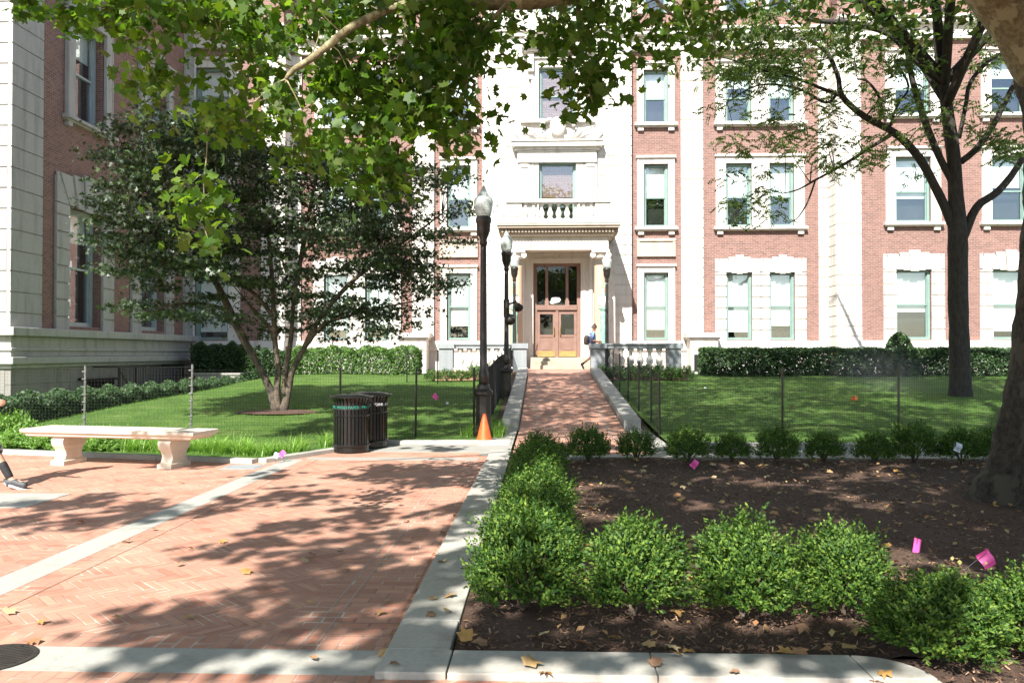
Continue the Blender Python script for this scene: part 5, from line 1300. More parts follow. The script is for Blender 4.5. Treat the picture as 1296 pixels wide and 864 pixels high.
# --- honey locust on the right lawn
T0 = 24.0; tr = random.Random(21)
bp = atY(1215, 497, T0)
locust = thing('honey_locust_tree', (bp.x, T0, lawn_z(bp.x, T0)), 'dark forked tree with feathery leaves on the right lawn', 'tree')
b = MB(); nodes = []
nodes += limb(b, px_limb([(1215, 505, 44), (1215, 490, 36), (1214, 430, 31), (1212, 360, 31), (1212, 300, 31), (1210, 250, 24), (1206, 190, 22), (1196, 120, 19), (1188, 50, 16), (1185, -30, 13), (1190, -120, 10)], T0), 12, 4, .05, tr)
tl = [
 [(1208, 290, 17), (1188, 245, 15), (1162, 198, 14), (1132, 168, 13), (1095, 148, 11), (1066, 122, 10), (1060, 95, 8), (1046, 66, 7), (1018, 45, 5, 23.5)],
 [(1205, 230, 12), (1185, 190, 12), (1166, 140, 11), (1152, 90, 9), (1144, 30, 8), (1136, -40, 7), (1128, -120, 5)],
 [(1190, 105, 12), (1155, 72, 11), (1124, 43, 10), (1073, 29, 9), (1027, 25, 8), (989, 0, 7), (975, -30, 5)],
 [(1219, 300, 16), (1236, 262, 14), (1262, 243, 13), (1285, 215, 11), (1310, 170, 9), (1330, 110, 7)],
 [(1216, 205, 11), (1236, 188, 11), (1256, 160, 10), (1279, 115, 9), (1297, 80, 8), (1310, 20, 6)],
 [(1214, 175, 7), (1222, 135, 7), (1228, 105, 7), (1250, 78, 7), (1268, 68, 7)],
 [(1132, 168, 8), (1100, 188, 6), (1065, 210, 5), (1032, 228, 4), (1010, 240, 3), (990, 245, 2)],
 [(1032, 228, 3), (1022, 256, 3), (1010, 275, 2), (999, 282, 1.5)],
 [(1066, 122, 7), (1040, 112, 6), (1010, 100, 5), (975, 92, 4), (940, 80, 3), (905, 70, 2)],
 [(1060, 118, 6), (1045, 130, 5), (1010, 112, 4), (960, 108, 3), (920, 130, 2)],
 [(1112, 160, 6), (1115, 130, 5), (1100, 105, 4), (1085, 100, 3)],
 [(1125, 165, 5), (1135, 135, 4), (1150, 110, 4), (1135, 80, 3)],
 [(1180, 10, 7), (1165, -20, 6), (1130, -70, 5)], [(1190, 20, 8), (1215, -20, 7), (1250, -80, 5)],
 [(989, 2, 6), (960, 10, 4), (925, 20, 3), (890, 30, 2)],
]
for t in tl: nodes += limb(b, px_limb(t, T0), 7, 4, .04, tr)
# out-of-frame upper crown limbs
top = [(bp.x + dx, T0 + dy, 8.5, .14, bp.x + ex, T0 + ey, ez) for dx, dy, ex, ey, ez in ((-.5, 0, -4, -6, 12.5), (-.4, -.3, -7, -3, 12), (0, -.3, 0, -8, 13), (-.2, 0, -5, -11, 12.5), (.2, 0, 4, -4, 13), (0, .2, -2, 4, 13.5), (-.2, 0, -9, -7, 11.5))]
ctr_top = atY(1196, 120, T0)
for (x, y, z, r0, ex, ey, ez) in top:
    nodes += limb(b, [(ctr_top.x, ctr_top.y, ctr_top.z + tr.uniform(-.5, .8), .14), ((ctr_top.x + ex) / 2, (ctr_top.y + ey) / 2, (ctr_top.z + ez) / 2 + .9, .10), (ex, ey, ez, .04)], 7, 5, .04, tr)
# leaf sprays
cl = []
def scatter(lst, dens, Yc, dY, rsp, seed):
    rr = random.Random(seed); out = []
    for (x0, y0, rx, ry, n) in lst:
        for _ in range(int(n * dens)):
            a = rr.uniform(0, 6.28); q = math.sqrt(rr.random()); Y = Yc + rr.uniform(-dY, dY)
            out.append(atY(x0 + rx * q * math.cos(a), y0 + ry * q * math.sin(a), Y))
    return out
lc = scatter([(930, 60, 45, 40, 16), (960, 105, 70, 45, 34), (1000, 60, 60, 50, 26), (1050, 30, 60, 35, 14), (1010, 150, 50, 40, 14), (940, 175, 25, 25, 5), (960, 245, 45, 35, 11), (1030, 185, 50, 30, 8), (1080, 200, 40, 35, 8), (1100, 110, 40, 45, 14), (1110, 60, 50, 40, 10), (1165, 60, 40, 50, 9), (1130, 210, 50, 25, 6), (1170, 150, 30, 40, 7),
              (1225, 130, 30, 60, 9), (1255, 60, 30, 40, 7), (1240, 30, 40, 30, 6), (1280, 150, 20, 60, 8), (1245, 190, 25, 30, 5), (1285, 220, 15, 40, 3), (985, 20, 60, 20, 8), (895, 130, 15, 15, 2), (950, 285, 20, 15, 2), (1155, 170, 40, 20, 4)], .72, T0 - .3, 1.6, 0, 3)
vis_loc = lc
# canopy shading the right lawn: sprays along the sun ray above the shaded ground
def sun_back(x, y, z0, z): k = (z - z0) / -SD.z; return Vector((x - SD.x * k, y - SD.y * k, z))
rr = random.Random(8); shade_loc = []
def fnoise(x, y): return math.sin(x * 1.7 + 1.3 * math.sin(y * .9)) + math.sin(y * 2.6 + 1.1 * math.sin(x * 1.1 + 2)) + .6 * math.sin(x * 3.7 - y * 3.1)
for _ in range(2600):
    x = rr.uniform(2.0, 17); y = rr.uniform(15.2, 33.5)
    if fnoise(x * .8, y) > 1.25: continue
    if x > 9.5 and y < 22 and fnoise(x, y * 1.3 + 4) > .2: continue
    shade_loc.append(sun_back(x, y, .3, rr.uniform(9.6, 13)))
for _ in range(620):
    x = rr.uniform(-1.3, 2.6); y = rr.uniform(15.5, 30)
    if fnoise(x, y + 9) > 1.4: continue
    shade_loc.append(sun_back(x, y, .4, rr.uniform(9.2, 12)))
parts = []
def sprays(cs, per, spread, size, r, flat=.45, up=.8, tpl=DIAM):
    C = np.array([tuple(c) for c in cs]); n = len(C); T = np.repeat(C, per, axis=0); D = r.normal(size=(n * per, 3)) * spread; D[:, 2] *= flat
    return leaves(tpl, T + D, size, up, r)
r_ = np.random.default_rng(31)
PIN = np.array([(0, -.5, 0), (.10, -.2, .02), (.13, .15, .02), (0, .5, 0), (-.13, .15, .02), (-.10, -.2, .02)])
def frond_spray(cs, nfr, r, L=.26):
    """feathery compound leaves: small leaflets along arching stalks"""
    C = np.array([tuple(c) for c in cs]); n = len(C) * nfr; B = np.repeat(C, nfr, 0) + r.normal(size=(n, 3)) * np.array([.24, .24, .12])
    a = r.uniform(0, 6.28, n); d = np.stack([np.cos(a), np.sin(a), r.uniform(-.6, .2, n)], 1); k = 9; t = np.arange(k) / k
    T = B[:, None] + d[:, None] * (t[None, :, None] * L); T[:, :, 2] -= (t ** 2 * .09)[None]
    sd = np.stack([-np.sin(a), np.cos(a), np.zeros(n)], 1); T2 = np.concatenate([T + sd[:, None] * .03, T - sd[:, None] * .03], 1).reshape(-1, 3)
    return leaves(DIAM, T2, .072, .45, r, .3)
parts.append(frond_spray(vis_loc, 18, r_))
parts.append(sprays(shade_loc, 14, .28, .25, r_, .6, .9, DIAM))
V, F = merge(parts); 
for c in vis_loc:
    if tr.random() < .8: twig_to(b, nodes, c, .018, tr)
for c in shade_loc[::12]: twig_to(b, nodes, c, .008, tr)
build('trunk', b, M['locust_bark'], locust, smooth=True)
np_mesh('crown', V, F, M['locust_leaf'], locust)

# --- low spreading maple on the left lawn
Ym = 19.4; tr = random.Random(5); bp = atY(351, 524, Ym)
maple = thing('japanese_maple_tree', (bp.x, Ym, lawn_z(bp.x, Ym)), 'low spreading multi-stemmed maple with dark leaves on the left lawn', 'tree')
b = MB(); nodes = []
for t in [
 [(350, 530, 16), (346, 505, 11), (334, 475, 9), (318, 447, 9), (300, 413, 10), (287, 385, 9), (262, 335, 7), (235, 290, 6), (215, 250, 4, 18.6)],
 [(352, 530, 16), (350, 500, 10), (352, 470, 8), (348, 430, 7), (345, 370, 6), (340, 300, 5), (330, 230, 4), (325, 180, 3)],
 [(356, 528, 15), (364, 500, 9), (370, 470, 8), (385, 440, 7), (400, 410, 6), (430, 372, 6), (470, 335, 5), (520, 300, 3, 19.8), (560, 270, 2, 20)],
 [(360, 500, 8), (362, 465, 7), (368, 430, 6), (372, 380, 5), (382, 320, 6), (395, 250, 4), (405, 210, 3)],
 [(388, 436, 6), (408, 412, 5), (440, 400, 4), (480, 390, 3, 19.9), (530, 380, 2, 20)],
 [(345, 400, 6), (325, 375, 5), (290, 350, 4), (250, 340, 3), (200, 345, 2.5, 18), (150, 340, 2, 17.8)],
 [(292, 395, 6), (262, 385, 4), (225, 385, 3, 18.5), (190, 395, 2, 18)],
 [(382, 320, 5), (430, 280, 4), (480, 240, 3), (520, 215, 2)], [(240, 296, 5), (200, 260, 4, 18.5), (165, 215, 3, 18)], [(395, 260, 4), (440, 210, 3), (460, 190, 2)], [(350, 425, 7), (330, 402, 5), (310, 380, 3, 18.8)]]:
    nodes += limb(b, px_limb(t, Ym), 8, 4, .05, tr)
mc = []
for lst, Yc, dY in (([(200, 175, 60, 35, 22), (160, 230, 50, 45, 24), (235, 215, 60, 55, 30), (175, 300, 60, 25, 24), (130, 285, 25, 25, 5), (215, 345, 65, 22, 16), (150, 330, 45, 18, 7), (200, 390, 45, 16, 8), (240, 300, 50, 50, 24), (165, 395, 25, 12, 2), (270, 170, 40, 40, 14)], 18.0, 1.0),
                    ([(300, 235, 70, 70, 46), (380, 240, 90, 60, 60), (460, 240, 70, 50, 40), (330, 330, 70, 45, 34), (420, 310, 80, 40, 36), (280, 395, 40, 22, 9), (380, 385, 60, 24, 14), (500, 290, 55, 35, 20), (530, 230, 45, 20, 8)], 19.6, 1.8),
                    ([(480, 345, 60, 22, 17), (540, 360, 42, 18, 10), (470, 390, 60, 14, 11), (440, 420, 50, 14, 7), (500, 410, 22, 10, 2), (570, 230, 32, 14, 4), (575, 265, 25, 12, 3), (560, 300, 30, 14, 3), (520, 330, 40, 18, 7), (410, 405, 40, 14, 6), (350, 420, 30, 10, 3)], 20.0, 1.0)):
    mc += scatter(lst, 1.35, Yc, dY, 0, 4)
# layered, flat sprays; the crown also has depth front to back
r_ = np.random.default_rng(33)
M5 = np.array([(0, -.3, 0), (.16, -.28, -.02), (.42, -.3, -.08), (.18, -.08, .02), (.5, .1, -.08), (.14, .08, .02), (0, .6, -.1), (-.14, .08, .02), (-.5, .1, -.08), (-.18, -.08, .02), (-.42, -.3, -.08), (-.16, -.28, -.02)])
V, F = sprays(mc, 66, .28, .115, r_, .17, .75, M5)
for c in mc:
    if tr.random() < .75: twig_to(b, nodes, c, .014, tr, .0)
build('trunk', b, M['maple_bark'], maple, smooth=True)
np_mesh('crown', V, F, M['maple_leaf'], maple)
b = MB(); b.lathe([(1.0, 0), (.8, .03), (.001, .06)], (bp.x, Ym, lawn_z(bp.x, Ym) + .005), 24, sy=.7); tag(build('soil_ring', b, M['mulch']), kind='structure')

# --- the big plane tree at the right
tr = random.Random(12)
plane = thing('plane_tree', (5.5, 8.8, 0), 'huge plane tree with a gnarled dark trunk at the right edge and leaves hanging overhead', 'tree')
b = MB(); seg = 36; prof = [(0, 1.02), (.12, .92), (.35, .83), (.7, .77), (1.1, .70), (1.6, .655), (2.1, .63), (2.6, .60), (3.1, .585), (3.6, .58), (4.1, .60), (4.6, .68), (5.0, .74), (5.4, .60)]
from mathutils import noise as mn
vs = []; H = 46
for j in range(H):
    z = 5.4 * j / (H - 1); rr0 = np.interp(z, [p[0] for p in prof], [p[1] for p in prof]); cxx = 5.60 + .035 * z
    for i in range(seg):
        a = 2 * math.pi * i / seg; k = 1 + .10 * math.exp(-z * 1.2) * math.sin(5 * a + 1) * 1.5 + .09 * mn.noise(Vector((math.cos(a) * 3, math.sin(a) * 3, z * 2.2))) + .05 * mn.noise(Vector((math.cos(a) * 9, math.sin(a) * 9, z * 7)))
        vs.append((cxx + rr0 * k * math.cos(a), 8.8 + rr0 * k * math.sin(a), z - .02))
b.add(vs, [(j * seg + i, j * seg + (i + 1) % seg, (j + 1) * seg + (i + 1) % seg, (j + 1) * seg + i) for j in range(H - 1) for i in range(seg)] + [tuple((H - 1) * seg + i for i in range(seg))])
tk = build('trunk', b, M['plane_bark'], plane, smooth=True)
b = MB(); nodes = []
nodes += limb(b, [(5.3, 8.7, 4.6, .36), (4.75, 8.5, 5.15, .29), (4.0, 8.1, 5.5, .25), (2.6, 7.6, 5.5, .21), (1.2, 7.2, 5.05, .18), (.2, 7.0, 4.72, .15), (-.45, 7.0, 4.66, .125), (-.8, 7.1, 4.8, .09)], 14, 5, .05, tr)
def pl(trace, Y): return px_limb(trace, Y)
nodes += limb(b, pl([(560, -16, 20, 7.0), (530, 2, 15, 6.8), (500, 10, 11, 6.65), (470, 22, 11, 6.5), (440, 38, 10.5, 6.4), (415, 58, 10, 6.4), (392, 76, 9, 6.4), (372, 88, 7, 6.4), (362, 100, 5, 6.4)], 7.0), 10, 4, .06, tr)
for t, Y in [([(518, 4, 9), (515, 28, 8), (512, 50, 5)], 6.95), ([(380, 85, 6), (400, 84, 4), (430, 92, 3), (470, 105, 2)], 6.9), ([(372, 88, 5), (340, 75, 3), (300, 70, 2)], 6.9), ([(365, 95, 4), (350, 120, 3), (320, 130, 2), (262, 150, 1.5)], 6.9), ([(515, 45, 4), (500, 90, 3), (500, 150, 2), (480, 200, 1.5)], 6.9), ([(640, 5, 6), (600, 60, 4), (590, 120, 3), (600, 170, 1.5)], 6.9),
             ([(730, -8, 7), (735, 40, 4), (740, 90, 3), (750, 130, 1.5)], 7.2), ([(800, -30, 7), (840, 10, 4), (880, 40, 3), (920, 50, 2)], 7.4), ([(262, 150, 2), (262, 190, 2), (258, 240, 1.5), (262, 300, 1)], 6.6), ([(300, 70, 3), (250, 20, 3), (190, 10, 2), (140, 20, 2)], 6.8), ([(190, 10, 2), (200, 60, 2), (204, 66, 2), (190, 80, 1)], 6.7)]:
    nodes += limb(b, pl(t, Y), 7, 4, .04, tr)
# other great limbs, above the frame
for pts in [[(5.4, 8.8, 5.0, .34), (4.6, 7.4, 6.6, .22), (2.4, 5.0, 7.8, .12), (-1, 2.5, 8.8, .06), (-5, .5, 9.2, .03)], [(5.5, 8.7, 5.1, .36), (4.6, 6.2, 6.8, .24), (4, 3, 8.0, .16), (3, -1, 8.4, .08)],
            [(5.5, 8.8, 5.1, .4), (6.4, 8.9, 7, .3), (7.4, 9.2, 9.5, .2), (8, 10, 12, .1)], [(5.3, 8.8, 5.2, .3), (3.8, 9.0, 7.6, .17), (1, 8.0, 8.8, .09), (-3, 6, 9.2, .05), (-7, 5, 8.8, .03)], [(5.4, 8.9, 5.0, .3), (5.4, 11, 8, .2), (4, 13, 10.5, .12), (1, 13.5, 11.2, .06)],
            [(5.6, 8.7, 5.0, .3), (7.0, 7, 7, .2), (8.5, 4, 8.4, .12), (9, 1, 9, .06)], [(2.4, 5, 7.8, .07), (-1, 5.5, 8.1, .045), (-5.5, 3.5, 8.2, .02)]]:
    nodes += limb(b, pts, 10, 5, .05, tr)
# visible leafy sprays
vis = []
for lst, Yc, dY in (([(115, 8, 22, 14, 3), (150, 28, 24, 18, 4), (178, 60, 22, 16, 4), (170, 12, 50, 12, 7), (230, 15, 40, 15, 6), (212, 68, 16, 14, 2), (150, 62, 8, 14, 1), (195, 104, 30, 14, 5), (165, 122, 14, 9, 1.5), (215, 95, 18, 16, 3)], 6.7, .3),
                     ([(300, 60, 42, 48, 10), (280, 20, 50, 22, 7), (350, 40, 40, 40, 14), (400, 20, 40, 22, 11), (330, 130, 50, 36, 14), (400, 130, 50, 45, 19), (465, 120, 50, 55, 26), (460, 50, 35, 30, 8), (520, 90, 40, 45, 18), (560, 60, 42, 42, 16), (600, 90, 28, 45, 9), (545, 150, 48, 38, 15), (585, 180, 24, 14, 4), (480, 190, 45, 26, 11), (400, 190, 45, 22, 8), (610, 50, 26, 30, 8), (560, 12, 50, 16, 8), (480, 8, 60, 12, 7), (620, 150, 10, 16, 1.5), (270, 130, 28, 30, 5)], 6.9, .5),
                     ([(262, 165, 10, 14, 1.4), (268, 200, 14, 16, 2), (245, 235, 20, 14, 2.2), (255, 268, 22, 20, 4), (235, 295, 22, 10, 2.5), (268, 300, 18, 16, 3), (282, 325, 14, 8, 1.2), (300, 175, 14, 8, 1)], 6.3, .25),
                     ([(470, 235, 20, 14, 2.5), (505, 235, 22, 22, 4), (500, 268, 9, 7, .8), (440, 215, 16, 10, 1.5)], 6.6, .2),
                     ([(700, 55, 20, 28, 5), (735, 90, 30, 40, 11), (750, 115, 24, 26, 7), (700, 85, 20, 14, 2.5), (722, 140, 22, 12, 3), (775, 115, 12, 20, 2.5), (770, 85, 16, 12, 2), (690, 68, 10, 6, 1), (800, 70, 24, 14, 2.5), (840, 62, 24, 14, 2.5), (770, 40, 34, 18, 3), (820, 30, 40, 20, 5), (870, 22, 42, 18, 5.5), (880, 48, 34, 12, 3), (920, 30, 20, 14, 2), (860, 80, 16, 8, 1), (720, 15, 34, 12, 3), (660, 32, 22, 12, 1.5), (780, 8, 60, 10, 4), (615, 175, 8, 8, .6), (750, 60, 22, 16, 3)], 7.1, .35)):
    vis += scatter(lst, .92 if Yc < 7.05 else .68, Yc, dY, 0, 6)
vis = [c for c in vis if math.sin(c.x * 7.3 + 2 * math.sin(c.z * 5)) + math.sin(c.z * 8.1 + c.x * 3) > -.85]
# shade over plaza and bed: unseen leaf sprays set back along the sun rays
SH0 = [(60, 632, 90, 9, 1), (200, 650, 120, 12, 1), (330, 632, 90, 12, 1), (440, 598, 130, 8, .9), (560, 605, 60, 10, .9), (400, 652, 100, 9, 1), (540, 652, 60, 12, .9), (60, 662, 70, 8, .9), (365, 669, 40, 5, 1), (500, 690, 45, 10, 1), (400, 703, 34, 6, 1), (375, 722, 30, 5, 1), (410, 742, 42, 9, 1.1), (320, 757, 62, 8, 1.1), (470, 768, 50, 18, 1.1), (400, 765, 60, 10, 1),
      (215, 783, 26, 5, 1.1), (260, 808, 95, 10, 1.2), (400, 800, 90, 12, 1.1), (490, 800, 60, 18, 1.1), (350, 845, 150, 10, 1.1), (560, 745, 30, 26, 1), (590, 700, 20, 20, .8), (610, 650, 14, 20, .8), (250, 590, 60, 4, .5), (520, 568, 40, 4, .4), (800, 845, 26, 9, .8), (720, 848, 20, 8, .5), (500, 720, 60, 7, 1), (560, 672, 50, 7, .9), (470, 735, 60, 8, 1), (300, 690, 40, 4, .6), (120, 640, 60, 6, .8), (540, 830, 26, 8, .6), (1000, 838, 24, 8, .5)]
rr = random.Random(14); shade = []; SH = [q for q in SH0 if q[1] < 836 or q[0] == 350] + [(640, 812, 40, 7, 1), (790, 822, 60, 6, 1), (900, 816, 40, 6, 1), (1010, 822, 30, 5, 1), (700, 806, 40, 6, 1), (1100, 815, 30, 6, 1), (1180, 745, 60, 8, .5)]
for px, py, rx, ry, k in SH:
    c = atZ(px, py, 0); Ax = rx * c.y / FPX; Ay = ry * c.y * c.y / (FPX * EYE); n = max(2, int(Ax * Ay * math.pi * 3.3 * k))
    for _ in range(n):
        a = rr.uniform(0, 6.28); q = math.sqrt(rr.random()); x, y = c.x + Ax * q * math.cos(a), c.y + Ay * q * math.sin(a)
        shade.append(sun_back(x, y, 0, rr.uniform(6.0, 8.0)))
LIT = [(780, 690, 40, 6), (1000, 612, 60, 5), (760, 612, 40, 4), (960, 690, 50, 5), (1180, 625, 40, 4), (1050, 680, 40, 5), (730, 655, 40, 5), (885, 642, 50, 7), (930, 612, 50, 6), (1110, 640, 80, 6), (1150, 652, 50, 5), (1080, 606, 60, 5), (1240, 668, 22, 7), (1095, 700, 40, 5), (990, 655, 40, 4), (860, 606, 40, 4), (1260, 650, 20, 5), (820, 622, 50, 4)]
for _ in range(860):
    x = rr.uniform(-.2, 8); y = rr.uniform(6.35, 14.5); px, py, _d = proj((x, y, 0))
    if any(((px - a) / c) ** 2 + ((py - bb) / d) ** 2 < 1 for a, bb, c, d in LIT) or fnoise(x * 1.6, y * 1.3) > 1.5: continue
    if x < .6 and y < 12 and rr.random() < .72: continue
    if y > 12.2 and rr.random() < .3: continue
    shade.append(sun_back(x, y, 0, rr.uniform(6.2, 8.6)))
for _ in range(620):                     # left lawn
    x = rr.uniform(-8.5, -1.2); y = rr.uniform(15.2, 28)
    if fnoise(x, y) > .9 or (x < -5 and y < 19): continue
    shade.append(sun_back(x, y, .2, rr.uniform(8.8, 11)))
for _ in range(900):                     # unseen sprays added to shade the trunks
    z = rr.uniform(0, 4.6); q = sun_back(rr.uniform(4.5, 6.7), 8.1, z, z + rr.uniform(2.5, 4.5)); px, py, _d = proj(q)
    if (py < -25 or px > 1330) and _d > .5 or _d <= .5: shade.append(q)
for _ in range(420):
    z = rr.uniform(0, 7.5); q = sun_back(rr.uniform(11, 12.8), 23.6, z, z + rr.uniform(7, 9)); px, py, _d = proj(q)
    if py < -25 or px > 1330: shade.append(q)
for _ in range(260):                     # over and behind the camera
    shade.append(Vector((rr.uniform(-7, 9), rr.uniform(-13, -6.5), rr.uniform(6.5, 9.5))))
r_ = np.random.default_rng(35)
p1 = sprays(vis, 23, .12, .088, r_, .8, .55, STAR)
p2 = sprays(shade, 26, .18, .185, r_, .6, 1.2, STAR)
for c in vis:
    if tr.random() < .85: twig_to(b, nodes, c, .010, tr, .05)
for c in shade[::6]: twig_to(b, nodes, c, .007, tr)
build('limbs', b, M['plane_limb'], plane, smooth=True)
V, F = merge([p1, p2]); np_mesh('crown', V, F, M['plane_leaf'], plane)
print('LEAFCOUNT', len(F), len(shade), len(vis), len(shade_loc))

# ------------------------------------------------------------------ people
def skin_obj(name, joints, edges, m, parent, root=None, sub=2):
    bm = bmesh.new(); lay = bm.verts.layers.skin.verify(); vm = {}; og = ORIG[parent.name]
    for k, (p, r0) in joints.items():
        v = bm.verts.new(Vector(p)); v[lay].radius = (r0, r0) if not isinstance(r0, tuple) else r0; vm[k] = v
        if k == root: v[lay].use_root = True
    for a, c in edges: bm.edges.new((vm[a], vm[c]))
    me = bpy.data.meshes.new(name); bm.to_mesh(me); bm.free(); me.materials.append(m)
    o = bpy.data.objects.new(name, me); COL.objects.link(o); o.parent = parent
    s_ = o.modifiers.new('skin', 'SKIN'); s_.use_smooth_shade = True
    u = o.modifiers.new('sub', 'SUBSURF'); u.levels = sub; u.render_levels = sub
    return o
def person(loc, lab, yaw, mats, pose):
    """joint positions in body space: x forward, y left, z up"""
    r = thing('person', loc, lab, 'person', None, yaw); S = 1.0
    J = pose; bodyE = [('pelvis', 'belly'), ('belly', 'chest'), ('chest', 'neck'), ('neck', 'head0'), ('head0', 'head1')]
    rad = dict(pelvis=(.12, .15), belly=(.105, .13), chest=(.12, .16), neck=.052, head0=.075, head1=.085, shL=.055, shR=.055, elL=.040, elR=.040, wrL=.027, wrR=.027, hipL=.085, hipR=.085, knL=.055, knR=.055, anL=.038, anR=.038, toeL=.035, toeR=.035)
    E = bodyE[:]
    for s_ in 'LR': E += [('chest', 'sh' + s_), ('sh' + s_, 'el' + s_), ('el' + s_, 'wr' + s_), ('pelvis', 'hip' + s_), ('hip' + s_, 'kn' + s_), ('kn' + s_, 'an' + s_), ('an' + s_, 'toe' + s_)]
    JJ = {k: (J[k], rad[k]) for k in J if k in rad}
    # hands: palm and five fingers
    for s_, sg in (('L', 1), ('R', -1)):
        w0 = Vector(J['wr' + s_]); d = (w0 - Vector(J['el' + s_])).normalized(); side = Vector((0, sg, 0)); across = d.cross(side).normalized()
        palm = w0 + d * .07; JJ['pm' + s_] = (palm, (.022, .036)); E.append(('wr' + s_, 'pm' + s_))
        for f in range(4):
            o0 = (f - 1.5) * .02; ln = (.07, .08, .075, .06)[f]
            a1 = palm + d * .03 + across * o0; a2 = a1 + d * ln * .5 - side * .006; a3 = a2 + d * ln * .35 - side * .022
            for k, q in (('a', a1), ('b', a2), ('c', a3)): JJ[f'f{s_}{f}{k}'] = (q, .0095)
            E += [('pm' + s_, f'f{s_}{f}a'), (f'f{s_}{f}a', f'f{s_}{f}b'), (f'f{s_}{f}b', f'f{s_}{f}c')]
        t1 = palm - d * .03 - across * .038; t2 = t1 + d * .035 - across * .012
        JJ['t1' + s_] = (t1, .011); JJ['t2' + s_] = (t2, .0095); E += [('pm' + s_, 't1' + s_), ('t1' + s_, 't2' + s_)]
    # face: brow, nose, chin
    h = Vector(J['head1']); JJ['nose'] = (h + Vector((.10, 0, -.045)), .016); JJ['chin'] = (h + Vector((.055, 0, -.12)), .035); E += [('head1', 'nose'), ('head0', 'chin')]
    for s_, sg in (('L', 1), ('R', -1)): JJ['ear' + s_] = (h + Vector((-.005, sg * .085, -.04)), .017); E.append(('head1', 'ear' + s_))
    skin_obj('body', JJ, E, mats['skin'], r, 'pelvis')
    b = MB()
    for sg in (1, -1): b.lathe([(.001, -.011), (.011, 0), (.001, .011)], h + Vector((.083, sg * .032, -.02)), 8)
    build('eyes', b, M['blackcloth'], r, mtx=Matrix.Identity(4))
    skin_obj('hair', {'a': (h + Vector((-.01, 0, .03)), .088), 'b': (h + Vector((-.045, 0, -.03)), .07), 'c': (h + Vector((.045, 0, .065)), .045)}, [('a', 'b'), ('a', 'c')], mats['hair'], r, 'a')
    g = 1.14
    tE = [('pelvis', 'belly'), ('belly', 'chest')]; tJ = {'pelvis': (J['pelvis'], (.135, .165)), 'belly': (J['belly'], (.125, .15)), 'chest': (J['chest'], (.135, .175))}
    tJ['nk'] = (Vector(J['neck']) - Vector((0, 0, .03)), .07); tE.append(('chest', 'nk'))
    for s_ in 'LR':
        tJ['sh' + s_] = (J['sh' + s_], .072); q = Vector(J['sh' + s_]).lerp(Vector(J['el' + s_]), .8); tJ['m' + s_] = (q, .056); tE += [('chest', 'sh' + s_), ('sh' + s_, 'm' + s_)]
    skin_obj('shirt', tJ, tE, mats['shirt'], r, 'pelvis')
    sE = []; sJ = {'pelvis': (Vector(J['pelvis']) + Vector((0, 0, .03)), (.13, .165))}
    for s_ in 'LR':
        hp = Vector(J['hip' + s_]); kn = Vector(J['kn' + s_]); sJ['hip' + s_] = (hp, .108); sJ['kn' + s_] = (hp.lerp(kn, mats.get('short', .95)), .088); sE += [('pelvis', 'hip' + s_), ('hip' + s_, 'kn' + s_)]
        if mats.get('long'): sJ['lo' + s_] = (kn.lerp(Vector(J['an' + s_]), mats['long']), .095); sE.append(('kn' + s_, 'lo' + s_))
    skin_obj('shorts', sJ, sE, mats['shorts'], r, 'pelvis')
    for s_ in 'LR':
        an, toe, kn = Vector(J['an' + s_]), Vector(J['toe' + s_]), Vector(J['kn' + s_]); f = (toe - an); f2 = Vector((f.x, f.y, f.z)); dn = (an - kn).normalized()
        heel = an - f * .28 + dn * .035
        skin_obj('sock', {'a': (an.lerp(kn, .60 if mats.get('sock') else .25), .056), 'b': (an, .045)}, [('a', 'b')], mats.get('sock') or M['blackcloth'], r, 'a')
        so_ = skin_obj('shoe', {'a': (an + dn * .0, .05), 'h': (heel, .042), 'm': (an.lerp(toe, .55) + dn * .02, (.05, .044)), 't': (toe + f.normalized() * .03, (.034, .046))}, [('a', 'h'), ('a', 'm'), ('m', 't')], mats['shoe'], r, 'a')
        b = MB(); up = Vector((0, 0, 1)); fn = f.normalized(); sd = fn.cross(up).normalized(); nrm_ = sd.cross(fn)
        base = heel - nrm_ * .028 - fn * .05; L = (toe - heel).dot(fn) + .125
        ring = []
        for i in range(16):
            a = 2 * math.pi * i / 16; ring.append(base + fn * (L / 2 + math.cos(a) * L / 2) + sd * math.sin(a) * .048)
        b.add([tuple(q - nrm_ * .012) for q in ring] + [tuple(q + nrm_ * .014) for q in ring], [tuple(range(15, -1, -1)), tuple(range(16, 32))] + [(i, (i + 1) % 16, (i + 1) % 16 + 16, i + 16) for i in range(16)])
        sb = build('sole', b, M['sole'], r, mtx=Matrix.Identity(4)); sb.parent = so_
    return r
walkL = dict(pelvis=(0, 0, .95), belly=(.01, 0, 1.10), chest=(.03, 0, 1.32), neck=(.05, 0, 1.50), head0=(.065, 0, 1.57), head1=(.075, 0, 1.66), shL=(.02, .19, 1.42), shR=(.03, -.19, 1.42), hipL=(0, .10, .90), hipR=(0, -.10, .90))
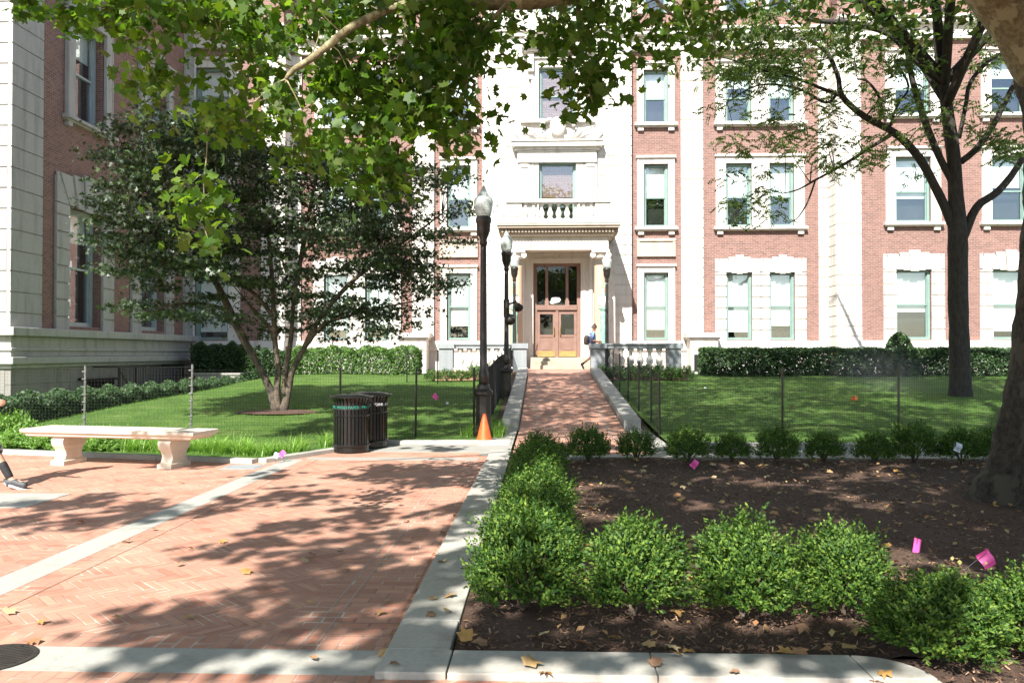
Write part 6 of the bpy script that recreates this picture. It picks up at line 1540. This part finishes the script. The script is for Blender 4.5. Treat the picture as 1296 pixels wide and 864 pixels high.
# man at the left edge, near foot forward, hand swung ahead
pm = dict(walkL); pm.update(elR=(.12, -.27, 1.16), wrR=(.34, -.24, 1.07), elL=(-.14, .25, 1.16), wrL=(-.08, .26, .93), knR=(.20, -.11, .50), anR=(.42, -.11, .105), toeR=(.58, -.11, .05), knL=(-.02, .10, .50), anL=(-.33, .10, .20), toeL=(-.22, .10, .05))
for k_ in ('pelvis', 'belly', 'chest', 'neck', 'head0', 'head1', 'shL', 'shR', 'elR', 'wrR', 'elL', 'wrL', 'hipL', 'hipR'): pm[k_] = (pm[k_][0] - (.05 if 'hip' in k_ or k_ == 'pelvis' else .10), pm[k_][1], pm[k_][2])
p = atZ(12, 619, .0)
person((p.x - .41, p.y + .11, 0), 'walking person at the left edge in patterned shorts, dark socks and dark trainers', 0.03, dict(skin=M['skin'], hair=M['hair'], shirt=M['sweater'], shorts=M['camo'], sock=M['blackcloth'], shoe=M['sneaker'], short=1.0, long=.3), pm)
ps = dict(walkL); ps.update(elR=(-.06, -.24, 1.14), wrR=(.20, -.20, 1.10), elL=(-.02, .25, 1.14), wrL=(.22, .18, 1.08), knL=(.22, .10, .50), anL=(.24, .10, .09), toeL=(.40, .10, .05), knR=(-.06, -.10, .50), anR=(-.40, -.10, .22), toeR=(-.34, -.10, .07))
p = atY(749, 447, 31.9)
per2 = person((p.x + .02, 31.9, .955), 'walking person in a blue shirt with a dark backpack near the doorway', -.0, dict(skin=M['skindark'], hair=M['hair'], shirt=M['blueshirt'], shorts=M['paleshort'], shoe=M['blackcloth'], short=1.0), ps)
r = thing('backpack', (p.x - .2, 31.9, 1.9), 'dark backpack worn by the person in the blue shirt', 'backpack')
skin_obj('bag', {'a': ((0, 0, .0), (.10, .13)), 'b': ((.02, 0, .30), (.11, .14)), 'c': ((.04, 0, .40), (.07, .10))}, [('a', 'b'), ('b', 'c')], M['brownbag'], r, 'a')
b = MB()
for sg in (1, -1): b.tube([(.06, sg * .1, .42), (.17, sg * .12, .46), (.33, sg * .13, .38), (.34, sg * .14, .2), (.2, sg * .16, .05), (.04, sg * .12, .05)], .018, 6)
build('strap', b, M['blackcloth'], r, mtx=Matrix.Identity(4))

# drifting spray from the lawn sprinkler
m, t, bb_ = newmat('spray'); t.nodes.remove(bb_); pv = N(t, 'ShaderNodeVolumePrincipled'); pv.inputs['Color'].default_value = (1, 1, 1, 1)
tc = N(t, 'ShaderNodeTexCoord'); ln = N(t, 'ShaderNodeVectorMath', operation='LENGTH'); t.links.new(tc.outputs['Object'], ln.inputs[0])
den = math_(t, 'MULTIPLY', math_(t, 'MAXIMUM', math_(t, 'SUBTRACT', 1, ln.outputs['Value']), 0), math_(t, 'MULTIPLY', noise(t, pos(t), 1.5, 3), .10)); t.links.new(den, pv.inputs['Density'])
t.links.new(pv.outputs[0], t.nodes['Material Output'].inputs['Volume'])
b = MB(); b.lathe([(.001, -1), (.5, -.87), (.87, -.5), (1, 0), (.87, .5), (.5, .87), (.001, 1)], (0, 0, 0), 16); pmist = atY(1125, 478, 25)
o = build('water_spray', b, m, mtx=Matrix.Identity(4)); o.location = pmist; o.scale = (2.2, 2.6, 1.0); o.rotation_euler = (0, .25, 0); tag(o, 'faint drifting water spray over the right lawn', 'water spray', kind='stuff')
